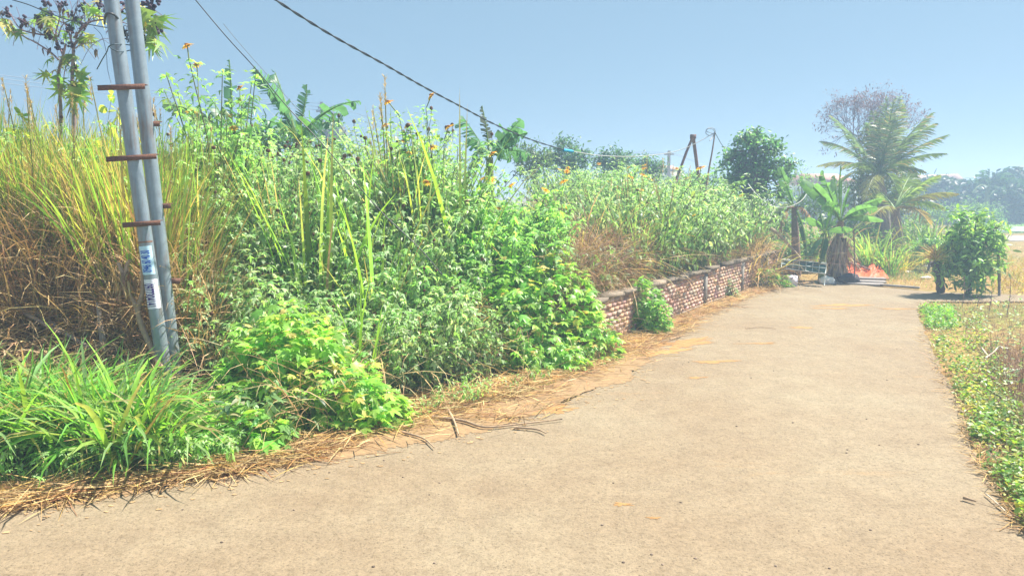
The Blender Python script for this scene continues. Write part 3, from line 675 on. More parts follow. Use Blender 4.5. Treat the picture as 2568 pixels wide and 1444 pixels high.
# ---- low weeds under the front grass
WL5 = 'small leafy weed at the road edge under the bright grass'
lw = [make_weed('small_weed', WL5, 'weed', 220+i, shoots=8, spread=.6, leafL=.2, tm=LANCE, per=9, low=.1, pal=((GM, GG, GB), (3, 3, 2)), group='small weeds at the road edge') for i in range(3)]
r = np.random.default_rng(9)
for i in range(34):
    px = r.uniform(-60, 660); py = np.interp(px, [0, 420, 660], [1228, 1190, 1160]) + r.uniform(-38, 2)
    q = G(px, py); put(lw[i % 3], q[0], q[1], r.uniform(.14, .26), r.uniform(0, 6), None, max(0, tz1(q[0], q[1])), WL5, 'small weeds at the road edge')
WL6 = 'low sprig of yellowish weed on the straw at the foot of the bank'
for i in range(20):
    px = r.uniform(980, 1480); py = np.interp(px, [980, 1100, 1250, 1400, 1480], [1050, 1010, 968, 930, 905]) + r.uniform(-12, 22)
    q = G(px, py); put(lw[i % 3], q[0], q[1], r.uniform(.10, .22), r.uniform(0, 6), None, max(0, tz1(q[0], q[1])), WL6, 'sprigs on the straw')
# ---- weeds above the brick wall
WL7 = 'fine leaved green weed on the bank above the brick wall'
fw = [make_weed('wall_top_weed', WL7, 'weed', 240+i, shoots=12, spread=.5, leafL=.065, tm=LANCE, per=30, low=.1, pal=((GM, GG, (.12, .22, .09), (.20, .30, .08)), (3, 3, 3, 1)), flowers=1 if i == 1 else 0, fsz=.05, group='weeds above the brick wall') for i in range(5)]
fill(fw, 135, (1440, 1945), (9.4, 16.5), (.6, 1.5), WL7, 'weeds above the brick wall', 1.1, .25, 40, seed=44, mind=.2, keep=lambda px, Y: not (px < 1620 and Y < 10.4) and not (px < 1540 and Y < 11.6))
fill(wd, 42, (1480, 1900), (9.6, 15), (.7, 1.4), 'leafy lobed weed standing among the fine weeds above the brick wall', 'lobed weeds above the brick wall', 1.0, .25, 20, seed=46, mind=.3, keep=lambda px, Y: not (px < 1620 and Y < 10.6))
WL8 = 'green weed on the receding crest left of the leaning posts'
fill(fw, 60, (1380, 1800), (13, 19), (.8, 1.7), WL8, 'weeds on the receding crest', 1.1, .3, 40, seed=45, mind=.3)
GL4 = 'bright green grass clump on the bank above the brick wall'
wg = [make_grass('bank_grass', GL4, 'grass', 260+i, n=46, W=.018, spread=.2, curl=(.3, 1.8), pal=((GB, (.14, .3, .05), GM), (4, 3, 2)), dry=.08, group='grass above the brick wall', culms=3) for i in range(3)]
r = np.random.default_rng(14)
for px, yt, Y in [(1575, 495, 10.8), (1630, 480, 11.6), (1690, 490, 12.4), (1590, 540, 10.2), (1640, 540, 10.6), (1600, 590, 9.9), (1655, 590, 10.2), (1740, 500, 12.5), (1700, 600, 10.6)]:
    plant(wg[r.integers(3)], px, yt, Y, wf=.8, label=GL4, group='grass above the brick wall')
GL5 = 'dry tussock with drooping brown blades over the wall coping'
dt = [make_grass('dry_tussock', GL5, 'grass', 280+i, n=90, W=.010, spread=.2, lean=(.2, -.3), curl=(.8, 2.4), pal=((ST, BR, PU, (.3, .3, .1)), (3, 3, 3, 2)), dry=.3, el=(20, 85), group='dry tussocks over the wall') for i in range(3)]
for px, yt, Y in [(1530, 600, 9.2), (1570, 640, 9.3), (1480, 560, 8.9), (1440, 520, 8.9), (1500, 480, 9.6), (1430, 600, 8.4), (1410, 500, 9.4), (1450, 480, 9.8), (1530, 500, 10.2), (1560, 540, 9.9), (1490, 530, 9.3), (1400, 560, 8.9), (1780, 560, 12), (1850, 540, 13), (1890, 530, 13.6), (1700, 590, 10.9), (1470, 650, 8.3), (1620, 640, 9.9), (1660, 640, 10.2), (1700, 650, 10.5), (1760, 640, 11.2), (1800, 640, 11.7), (1840, 610, 12.2), (1890, 570, 13), (1920, 560, 13.4), (1520, 700, 8.5), (1550, 730, 8.6), (1500, 760, 8.1), (1735, 655, 10.75), (1750, 660, 11), (1780, 650, 11.3), (1820, 630, 11.9), (1860, 610, 12.5), (1875, 600, 12.7), (1905, 590, 13.1), (1610, 690, 9.3), (1560, 690, 8.9)]:
    x = at_px(px, Y); s, sg = bank_sd(np.array([x]), np.array([Y]))
    plant(dt[r.integers(3)], px, yt, Y, wf=1.2, label=GL5, group='dry tussocks over the wall')

fill(dt, 26, (1440, 1930), (9.6, 15), (.5, 1.1), 'upright dry brown stalk clump among the weeds above the wall', 'dry stalks above the wall', .8, .25, 15, seed=48, mind=.3)
fill(wg, 16, (1480, 1850), (9.8, 14), (.6, 1.2), GL4, 'grass above the brick wall', .7, .25, 10, seed=49, mind=.4)

fill(dt, 26, (520, 1330), (6.4, 9), (.6, 1.15), 'tan dry grass clump tangled among the tall weeds of the mid bank', 'tan clumps on the mid bank', .7, .3, 15, seed=50, mind=.3)

DV = 'dry brown brush heaped in front of the near end of the brick wall'
for px, Y, h in [(1478, 7.35, .5), (1500, 7.55, .55), (1525, 7.72, .5), (1548, 7.9, .45), (1512, 7.4, .35), (1540, 7.65, .35)]:
    put(dt[px % 3], at_px(px, Y), Y, h, px*.9, h*1.1, max(0, tz1(at_px(px, Y), Y)), DV, 'dry brush before the wall')
# ================================================================== brick retaining wall
WD = nrm(np.array([*(W1-W0), 0.])); WN = np.array([WD[1], -WD[0], 0.]); WL = float(np.linalg.norm(W1-W0)); WO = np.array([*W0, 0.])
AXW = np.array([WD, WN, [0, 0, 1.]])      # local x along, y out to the lane, z up
def wl(u, n, z): return WO + WD*u + WN*n + np.array([0, 0, z])
wall = thing('brick_wall', 'low weathered brick retaining wall with concrete coping holding back the overgrown bank', 'wall', (*W0, 0))
r = np.random.default_rng(77); g = Geo()
box(g, wl(WL/2, -.064, .245), (WL, .10, .49), (.42, .265, .19), AXW); g.obj('core', M_BRICK, wall, WO)
g = Geo(); bh, bl, gap = .047, .11, .016
posts_u = np.array([.15, 1.75, 3.7, 5.6, 7.2])[:]; posts_u = posts_u[posts_u < WL]
rows = 9
for k in range(rows):
    u = (bl+gap)/2*(k % 2)
    while u < WL-bl:
        if np.min(np.abs(posts_u-(u+bl/2))) > .09 and r.uniform() > .015:
            c = np.array([.54, .355, .265])*r.uniform(.8, 1.15)*np.array([1, r.uniform(.9, 1.08), r.uniform(.8, 1.15)])
            if r.uniform() < .12: c = np.array([.42, .34, .27])
            box(g, wl(u+bl/2, -.03+r.normal(0, .003), .05+k*(bh+.003)+bh/2), (bl*r.uniform(.94, 1.0), .055, bh*r.uniform(.9, 1)), c, AXW, .0012, r)
        u += bl+gap
box(g, wl(WL/2, -.035, .025), (WL, .062, .044), (.33, .25, .2), AXW)
g.obj('brickwork', M_BRICK, wall, WO)
g = Geo(); n = int(WL/.42)
for i in range(n):
    if r.uniform() < .1: continue
    box(g, wl((i+.5)*WL/n, -.055+r.normal(0, .008), .515+r.normal(0, .006)), (WL/n*.99, .17, .05), np.array([.23, .185, .14])*r.uniform(.6, 1.25), AXW, .006, r)
g.obj('coping', M_CONC, wall, WO)
for u in posts_u:
    g = Geo(); box(g, wl(u, -.028, .245), (.11, .075, .49), np.array([.22, .20, .18])*r.uniform(.85, 1.1), AXW, .003, r); g.obj('post', M_CONC, wall, WO)
g = Geo(); e = np.array([*(W1), 0]); d2 = nrm(np.array([-4.5, 14., 0])); AX2 = np.array([d2, [d2[1], -d2[0], 0], [0, 0, 1]])
box(g, e+d2*2.02-np.array([d2[1], -d2[0], 0])*.08+[0, 0, .25], (3.98, .1, .5), (.26, .15, .11), AX2); g.obj('return_wall', M_BRICK, wall, WO)
# ================================================================== twin steel poles
def cyl_patch(g, c0, c1, R, a0, a1, s0, s1, col, na=10, push=.0012):
    """curved sheet on a pole between axis fractions s0..s1 and angles a0..a1 (0 = towards the camera, + = right)"""
    ax = nrm(c1-c0); right = nrm(np.cross(ax, [0, 1., 0])); front = nrm(np.cross(right, ax))
    if front[1] > 0: front = -front
    if right[0] < 0: right = -right
    a = np.linspace(a0, a1, na); V = []
    for s in (s0, s1):
        c = c0+(c1-c0)*s
        for t in a: V.append(c+(R+push)*(math.cos(t)*front+math.sin(t)*right))
    i = np.arange(na-1); g.add(V, np.stack([i, i+1, i+na+1, i+na], -1), col)
def text_on_pole(parent, name, body, c0, c1, R, s_start, length, width, aoff, mat, col, off):
    cu = bpy.data.curves.new('lettering', 'FONT'); cu.body = body; cu.size = 1; cu.offset = .022
    to = bpy.data.objects.new('lettering', cu); COL.objects.link(to)
    dg_ = bpy.context.evaluated_depsgraph_get(); me = bpy.data.meshes.new_from_object(to.evaluated_get(dg_))
    import bmesh
    bm = bmesh.new(); bm.from_mesh(me); bmesh.ops.triangulate(bm, faces=bm.faces[:])
    for _ in range(6):
        es = [e for e in bm.edges if abs(e.verts[0].co.y-e.verts[1].co.y) > .09]
        if not es: break
        bmesh.ops.subdivide_edges(bm, edges=es, cuts=1); bmesh.ops.triangulate(bm, faces=bm.faces[:])
    bm.to_mesh(me); bm.free()
    n = len(me.vertices); co = np.empty(n*3, np.float32); me.vertices.foreach_get('co', co); co = co.reshape(-1, 3)
    COL.objects.unlink(to); bpy.data.objects.remove(to)
    mn, mx = co.min(0), co.max(0); u = (co[:, 0]-mn[0])/(mx[0]-mn[0]); v = (co[:, 1]-mn[1])/(mx[1]-mn[1])-.5
    ax = nrm(c1-c0); right = nrm(np.cross(ax, [0, 1., 0])); right = right if right[0] > 0 else -right
    front = nrm(np.cross(right, ax)); front = front if front[1] < 0 else -front
    Lp = np.linalg.norm(c1-c0)
    ang = aoff + v*width/R
    if body.startswith('0946'): u = 1-u; ang = aoff - v*width/R
    V = (c0+ax*s_start*Lp)[None] - ax[None]*(u*length)[:, None] + (R+.0030)*(np.cos(ang)[:, None]*front+np.sin(ang)[:, None]*right)
    me.vertices.foreach_set('co', (V-off).astype(np.float32).ravel()); me.update()
    a = me.color_attributes.new('Col', 'FLOAT_COLOR', 'POINT'); a.data.foreach_set('color', np.tile([*col, 1.], n).astype(np.float32))
    me.materials.clear(); me.materials.append(mat); me.name = name
    o = bpy.data.objects.new(name, me); COL.objects.link(o); o.parent = parent; return o
GALV = (.25, .31, .36)
def steel_pole(label, pb, pt, Yb, Yt, R):
    b0 = P(*pb, Yb); t0 = P(*pt, Yt); ax = nrm(t0-b0); b = b0-ax*.35; t = t0+ax*1.6
    o = thing('steel_pole', label, 'pole', b)
    g = Geo(); tube(g, np.array([b+(t-b)*s for s in np.linspace(0, 1, 24)]), R, 28, GALV); g.obj('shaft', M_STEEL, o, b, smooth=False)
    return o, b, t
def rung(o, off, px0, py0, px1, py1, Y, hh=.038):
    a = P(px0, py0, Y); b = P(px1, py1, Y); d = nrm(b-a); L = np.linalg.norm(b-a)
    up = nrm(np.cross(d, [0, -1., 0])); up = up if up[2] > 0 else -up; bk = np.cross(d, up)
    g = Geo(); A = np.array([d, bk, up])
    box(g, (a+b)/2, (L, .006, hh), (.16, .075, .05), A); box(g, (a+b)/2+up*(hh/2-.004)+np.array([0, .026, 0]), (L*.999, .044, .006), (.13, .06, .045), A)
    g.obj('step_bar', M_RUST, o, off)
YP = 5.5
R1, R2 = 17*YP/FPX, 16.5*5.62/FPX
pl, lb, lt = steel_pole('left galvanised steel pole carrying two phone number stickers', (424, 1010), (279, 0), YP, YP, R1)
rung(pl, lb, 245, 221, 363, 217, YP-R1-.01); rung(pl, lb, 266, 400, 392, 392, YP-R1-.01); rung(pl, lb, 307, 565, 402, 558, YP-R1-.01)
pr, rb, rt = steel_pole('right galvanised steel pole wrapped in loose wires, bare of stickers', (448, 1010), (331, 0), 5.62, 5.62, R2)
rung(pr, rb, 350, 313, 400, 310, 5.62+R2*.2, .04); rung(pr, rb, 392, 517, 428, 516, 5.62+R2*.2, .04); rung(pr, rb, 415, 704, 452, 706, 5.62+R2*.2, .04)
def sfrac(py, b, t):   # axis fraction of the pole at photo row py
    ss = np.linspace(0, 1, 4000); pts = b+(t-b)*ss[:, None]
    d = pts-np.array([0, 0, H]); yy = 722-FPX*((d[:, 1]*_s+d[:, 2]*_c)/(d[:, 1]*_c-d[:, 2]*_s))
    return float(np.interp(-py, -yy[::1], ss)) if yy[0] > yy[-1] else float(np.interp(py, yy, ss))
LP = np.linalg.norm(lt-lb)
for (y0, y1, bg, fg, txt, a0, a1, tw, ao) in [(616, 687, (.55, .78, .95), (.0, .09, .52), '0946 60 40 30', -1.15, 1.15, .072, .05), (699, 772, (.82, .82, .92), (.05, .015, .22), '0977304141', -1.1, 1.35, .074, -.12)]:
    s0, s1 = sfrac(y1, lb, lt), sfrac(y0, lb, lt)
    g = Geo(); cyl_patch(g, lb, lt, R1, a0, a1, s0, s1, bg); st = g.obj('sticker', M_PAINT, pl, lb)
    st['label'] = 'white sticker with purple phone number' if txt[1] == '9' else 'pale blue sticker with blue phone number'
    text_on_pole(st, 'phone_number', txt, lb, lt, R1, s1-.012*(s1-s0)-.03/LP, (s1-s0)*LP-.05, tw, ao, M_PAINT, fg, lb)
g = Geo(); s = sfrac(606, lb, lt); cyl_patch(g, lb, lt, R1, -1.5, 1.5, s-.0012, s+.0012, (.25, .14, .1), push=.002); g.obj('band', M_RUST, pl, lb)
# ================================================================== wires
def wire(name, label, pts, rad, col=(.03, .035, .045), cat='wire', m=8, mat=None, group=None, twist=0):
    w = np.array([P(*p) for p in pts]); path = smooth_path(w, m); g = Geo()
    if twist:
        k = np.arange(len(path)); T = nrm(np.gradient(path, axis=0)); A = nrm(np.cross(T, [0, 0, 1])); B = np.cross(T, A)
        for ph in (0, PI):
            q = path + rad*.8*(np.cos(k*twist+ph)[:, None]*A+np.sin(k*twist+ph)[:, None]*B); tube(g, q, rad*.75, 5, col)
    else: tube(g, path, rad, 5, col)
    return tag(g.obj(name, mat or M_PLAS, smooth=True), label, cat, group)
wire('cable', 'thick twisted black cable sagging from the top of the sky to the blue joint', [(560, -90, 5.0), (690, 0, 5.6), (830, 88, 6.2), (960, 160, 6.9), (1060, 217, 7.6), (1160, 270, 8.4), (1240, 312, 9.2), (1330, 350, 10.2), (1412, 376, 11.2)], .0075, m=14, twist=.9)
wire('rope', 'pale rope running from the blue cable joint to the top of the bamboo pole', [(1436, 380, 11.4), (1500, 390, 11.6), (1570, 393, 11.8), (1630, 390, 12.0), (1690, 381, 12.2), (1740, 362, 12.35), (1792, 333, 12.5)], .006, (.42, .42, .42))
j0, j1 = P(1413, 377, 11.2), P(1437, 380.5, 11.4); g = Geo(); tube(g, [j0+(j1-j0)*t for t in np.linspace(0, 1, 6)], [.022, .026, .026, .026, .026, .021], 10, (.02, .32, .58)); tag(g.obj('cable_joint', M_PLAS, smooth=True), 'blue sleeve joining black cable to pale rope', 'joint')
wire('cable', 'thin black wire dropping across the banana leaves down into the bank', [(420, -90, 5.2), (490, 0, 5.4), (570, 95, 5.5), (640, 172, 5.6), (720, 268, 5.7), (800, 352, 5.7), (880, 445, 5.7), (960, 535, 5.7), (1050, 620, 5.65), (1110, 690, 5.6)], .004)
wire('cable', 'second thin wire beside the first, ending in the banana leaves', [(560, 60, 5.7), (610, 120, 5.8), (690, 210, 6.0), (760, 290, 6.2), (830, 360, 6.5)], .0022, (.2, .23, .27))
wire('cable', 'black wire entering at the top left corner behind the bare castor shrub', [(30, 0, 6.6), (70, 12, 6.6), (110, 28, 6.6), (170, 50, 6.5), (240, 65, 6.3), (320, 78, 5.8)], .0045)
for k, (ya, yb) in enumerate([(188, 236), (197, 244), (208, 252)]):
    wire('power_line', f"{['top', 'middle', 'bottom'][k]} one of three thin power lines crossing the sky at the far left", [(-60, ya-7, 30), (120, ya+(yb-ya)*.3, 32), (300, ya+(yb-ya)*.66, 34), (480, yb, 36), (800, yb+24, 40)], .012, (.2, .26, .33), 'power line', group='power lines at far left')
def strap(name, label, pts, rad, col, parent=None): return wire(name, label, pts, rad, col, 'wire', 7)
strap('cable', 'thick black cable hooked over the left pole and hanging to the right pole', [(262, 60, 5.62), (266, 36, 5.42), (283, 36, 5.40), (298, 50, 5.5), (306, 68, 5.6), (316, 90, 5.66)], .0085, (.04, .045, .055))
strap('cable', 'dark wire loop between the two poles with a free end hanging down left', [(243, 174, 5.5), (256, 150, 5.45), (268, 130, 5.4), (274, 116, 5.39), (292, 111, 5.38), (320, 113, 5.6), (338, 118, 5.66), (325, 127, 5.62), (300, 130, 5.4), (284, 125, 5.38), (274, 117, 5.39)], .004, (.05, .08, .10))
r = np.random.default_rng(3)
coil = thing('wire_coil', 'tangle of thin black wire wound round the right pole near the top', 'wire', P(338, 85, 5.8))
for k in range(3):
    g = Geo(); n = 26; t = np.linspace(0, 2*PI*1.6, n); c0 = P(337+r.uniform(-2, 2), 80+k*5, 5.8)
    pts = c0+np.stack([(R2+.008+.004*k)*np.cos(t+k), (R2+.008+.004*k)*np.sin(t+k), .012*np.sin(t*1.3+k)], -1)
    extra = [P(x, y, 5.72) for x, y in [(355+k*4, 84), (362+k*2, 95+k*6), (352+k*5, 108), (362-k*3, 120-k*8)]]
    tube(g, smooth_path(np.vstack([pts, extra]), 3), .003, 4, (.05, .06, .08)); g.obj('strand', M_PLAS, coil, P(338, 85, 5.8))
g = Geo()
for k in range(5):
    c0 = P(322, 88, 5.7); pts = [c0+np.array([r.normal(0, .03), r.normal(0, .02), r.normal(0, .035)]) for _ in range(6)]; tube(g, smooth_path(pts, 5), .003, 4, (.06, .08, .12))
g.obj('knot', M_PLAS, coil, P(338, 85, 5.8))
strap('cable', 'thin wire hanging in a curve right of the right pole down to its top bar', [(340, 120, 5.7), (355, 135, 5.7), (365, 155, 5.68), (364, 180, 5.68), (358, 212, 5.66)], .002, (.08, .1, .14))
strap('cable', 'thin grey wire curving down left of the left pole to the top bar', [(235, 68, 5.5), (255, 90, 5.46), (266, 130, 5.44), (270, 175, 5.43), (280, 213, 5.42)], .002, (.12, .15, .2))
wb = P(398, 565, 5.72); hb = thing('wire_bundle', 'bundle of loose grey wire hanging in loops between the poles above the stickers', 'wire', wb)
for k in range(7):
    g = Geo(); x0, y0 = 386+r.uniform(-12, 4), 545+r.uniform(-14, 10); w_ = r.uniform(12, 28); hgt = r.uniform(45, 105)
    t = np.linspace(0, 1, 7); pts = [P(x0+w_*math.sin(PI*q)*(.9)+6*q, y0+hgt*(1-(2*q-1)**2)*.9+8*q, 5.67+.01*k) for q in t]
    tube(g, smooth_path(pts, 5), .0026, 4, np.array([.30, .32, .36])*r.uniform(.3, 1.6)); g.obj('strand', M_PLAS, hb, wb)
# ================================================================== bare castor shrub, top left
ca = thing('castor_shrub', 'bare branched castor shrub with dark seed clusters behind the poles, top left', 'shrub', P(180, 330, 7.4))
co0 = P(180, 330, 7.4); tr, br = Geo(), Geo()
def cpath(pts, y0=7.4): return smooth_path([P(p[0], p[1], y0+(p[2] if len(p) > 2 else 0)) for p in pts], 5)
tube(tr, cpath([(178, 420), (186, 300), (181, 200), (184, 130), (180, 105)]), np.linspace(.021, .012, 21), 7, (.27, .19, .19))
tube(tr, cpath([(150, 400), (152, 270), (146, 190), (158, 140), (165, 110)]), np.linspace(.018, .010, 21), 7, (.27, .19, .19))
tr.obj('trunk', M_BARK, ca, co0)
BRS = [[(182, 130), (192, 105), (215, 70), (232, 20), (262, -20)], [(158, 140), (140, 90), (150, 40), (140, -10)], [(146, 150), (125, 130), (90, 108), (60, 92), (20, 68), (2, 40)], [(130, 90), (90, 85), (50, 72), (25, 35), (5, 18)],
       [(185, 95), (222, 58, -.2), (265, 48, -.5), (300, 28, -.8), (330, 15, -.9), (365, 12, -1)], [(182, 120), (172, 80), (152, 40), (138, 0)], [(178, 100), (182, 50), (195, 10), (190, -20)], [(300, 30, -.8), (318, 18, -.9), (345, 2, -.9)],
       [(215, 70), (235, 35), (262, 22)], [(150, 120), (130, 75), (110, 55), (105, 20)], [(145, 95), (160, 60), (205, 42), (230, 34)], [(184, 125), (205, 112), (235, 107), (246, 106)], [(155, 130), (140, 105), (120, 95), (95, 80), (70, 65)], [(165, 60), (120, 45), (90, 60)], [(180, 150), (165, 170), (160, 200), (163, 230)],
       [(220, 60), (205, 85), (192, 112)], [(232, 20), (215, 8), (205, -10)], [(240, 40, -.3), (290, 48, -.6), (318, 60, -.8), (345, 62, -.9)], [(340, 60, -.9), (365, 78, -.9), (385, 85, -.9)]]
rr9 = np.random.default_rng(8)
for i, b in enumerate(BRS): 
    pth = cpath(b); tube(br, pth, np.linspace(.010 if i < 6 else .006, .0025, len(pth)), 5, np.array([.26, .16, .18])*rr9.uniform(.8, 1.3), cap=False)
    for _ in range(5):
        k = rr9.integers(4, len(pth)); d = rr9.normal(0, .09, 3); tube(br, smooth_path([pth[k], pth[k]+d*.6+[0, 0, .03], pth[k]+d*1.3], 3), .0022, 4, (.17, .10, .13), cap=False)
br.obj('branch', M_BARK, ca, co0)
for (x, y, dY) in [(112, 12, 0), (158, 14, 0), (206, 22, 0), (125, 38, 0), (56, 62, 0), (252, 14, -.4), (268, 26, -.5), (312, 20, -.9), (362, 10, -1), (376, 16, -1), (352, 52, -1), (396, 70, -1), (392, 4, -1), (148, 118, 0), (180, 116, 0), (95, 48, 0), (20, 30, 0), (60, 50, 0), (118, 88, 0), (190, 45, 0), (205, 60, -.1), (175, 70, 0), (320, 8, -.9), (385, 25, -1)]:
    g = Geo(); c0 = P(x, y, 7.4+dY)
    for _ in range(rr9.integers(8, 16)): ball(g, c0+rr9.normal(0, 1, 3)*np.array([.019, .019, .024]), rr9.uniform(.012, .017), (.07, .05, .08), rr9)
    g.obj('seed_cluster', M_BARK, ca, co0)
g = Geo()
for (x, y, dY, s) in [(10, 56, 0, .17), (132, 48, 0, .15), (112, 38, 0, .13), (210, 190, 0, .19), (196, 205, 0, .22), (132, 192, 0, .15), (345, 15, -.9, .16), (388, 35, -1, .22), (375, 50, -1, .18), (372, 85, -1, .16), (385, 95, -1, .17), (215, 12, 0, .13), (150, 78, 0, .13), (145, 150, 0, .15), (165, 150, 0, .12), (100, 40, 0, .12), (195, 175, 0, .14), (122, 76, 0, .11), (20, 55, 0, .13), (240, 22, -.3, .12), (185, 140, 0, .13), (210, 80, 0, .12), (40, 70, 0, .11), (175, 40, 0, .12), (225, 90, 0, .13), (200, 235, 0, .22), (150, 215, 0, .18)]:
    k = rr9.integers(3, 6); s = s*1.35
    leaves(g, STAR, np.repeat(P(x, y, 7.4+dY)[None], k, 0)+rr9.normal(0, .03, (k, 3)), rr9.uniform(0, 6.28, k), rr9.normal(-.7, .4, k), rr9.normal(0, .4, k), s*rr9.uniform(.7, 1.1, k), pick(rr9, k, [(.28, .42, .12), (.22, .38, .10), (.40, .36, .14)]))
g.obj('foliage', M_LEAF, ca, co0)
g = Geo()
for (x, y) in [(98, 45), (102, 52), (12, 22), (197, 90), (188, 160), (245, 120), (62, 50), (163, 20), (118, 118), (240, 25), (30, 60), (85, 78)]:
    leaves(g, LANCE, P(x, y, 7.4)[None]+rr9.normal(0, .02, (3, 3)), rr9.uniform(0, 6, 3), rr9.uniform(-1.5, -.9, 3), rr9.normal(0, 1, 3), .09, pick(rr9, 3, [(.16, .08, .09), (.25, .16, .1)]))
g.obj('dead_foliage', M_DRY, ca, co0)
# creeper leaves wound round the foot of the shrub
mk = make_weed('creeper', 'yellow green creeper climbing the foot of the bare castor shrub', 'creeper', 611, shoots=10, spread=.45, leafL=.16, tm=OVAL, per=9, low=.1, pal=((YG, GM, (.2, .3, .04)), (3, 3, 2)))
plant(mk, 165, 215, 7.5, wf=.5)
mk = make_weed('feathery_weed', 'weed with ferny leaves on the crest just left of the poles', 'weed', 612, shoots=9, spread=.7, leafL=.08, tm=LANCE_LO, per=22, low=.2, pal=((GM, GG, YG), (3, 3, 1))); plant(mk, 235, 262, 7.6, wf=.6)
# ================================================================== dead sticks by the poles
def stick(label, paths, rad, col, name='dead_branch', mat=None):
    off = P(*paths[0][0]); o = thing(name, label, 'branch', off)
    for i, p in enumerate(paths):
        g = Geo(); pth = smooth_path([P(*q) for q in p], 5); tube(g, pth, np.linspace(rad*(1 if i == 0 else .7), rad*.45, len(pth)), 7, col); g.obj('limb' if i else 'main_limb', M_WOOD, o, off)
    return o
stick('forked dead branch leaning against the left pole', [[(402, 920, 5.45), (385, 880, 5.48), (365, 840, 5.5), (350, 800, 5.5), (346, 770, 5.5), (356, 740, 5.5), (358, 700, 5.5), (354, 640, 5.5), (350, 618, 5.5)], [(346, 782, 5.5), (335, 755, 5.5), (322, 730, 5.5), (312, 690, 5.5)], [(314, 700, 5.5), (302, 672, 5.5), (296, 658, 5.5)], [(314, 700, 5.5), (318, 668, 5.5), (326, 652, 5.5)]], .026, (.40, .27, .19))
g = Geo(); c0 = P(314, 712, 5.48); k = 60; blades(g, c0+np.random.default_rng(4).normal(0, .025, (k, 3))+[0, 0, .05], np.random.default_rng(5).uniform(0, 6.28, k), .16, .02, -1.0, .6, pick(np.random.default_rng(6), k, [ST, BR, (.5, .36, .18)]), m=3); tag(g.obj('dead_leaf_bunch', M_DRY), 'bunch of dried brown leaves caught on the forked dead branch', 'leaf bunch')
stick('short grey broken stump standing upright in the dead grass', [[(262, 880, 5.7), (256, 840, 5.7), (250, 800, 5.7), (245, 758, 5.7)]], .030, (.30, .26, .24), 'stump')
stick('long bleached fallen trunk lying in the dead grass at far left', [[(20, 735, 6.0), (80, 775, 5.9), (140, 820, 5.75), (225, 872, 5.6)]], .035, (.34, .27, .22), 'fallen_trunk')
stick('second bleached trunk lying parallel under the first at far left', [[(40, 770, 5.85), (90, 800, 5.75), (150, 835, 5.65)]], .025, (.36, .28, .22), 'fallen_trunk')
for i, (lab, p, rad) in enumerate([('long forked twig lying on the straw and road edge', [[(1085, 1052), (1160, 1062), (1215, 1078), (1290, 1072), (1410, 1058)]], .012), ('forked twig crossing the long one near its tip', [[(1120, 1030), (1138, 1062), (1150, 1098)]], .013), ('curved twig lying on the road below the straw', [[(1010, 1090), (1060, 1105), (1090, 1130)]], .009), ('thin twig pointing into the road from the straw', [[(1290, 1078), (1345, 1083), (1370, 1094)]], .010), ('dry stalk lying on the straw by the wall', [[(1680, 855), (1700, 850), (1712, 843)]], .010),
                               ('thin dark twig lying alone on the road', [[(1870, 826), (1910, 824), (1945, 828)]], .006), ('short dark stick lying near the right edge of the road', [[(2415, 1256), (2448, 1266)]], .010)]):
    g = Geo(); pts = np.array([np.append(G(*q)[:2], .012+rad) for q in p[0]]); tube(g, smooth_path(pts, 5), np.linspace(rad, rad*.4, (len(pts)-1)*5+1), 5, (.40, .28, .18)); tag(g.obj('twig', M_WOOD), lab, 'twig')
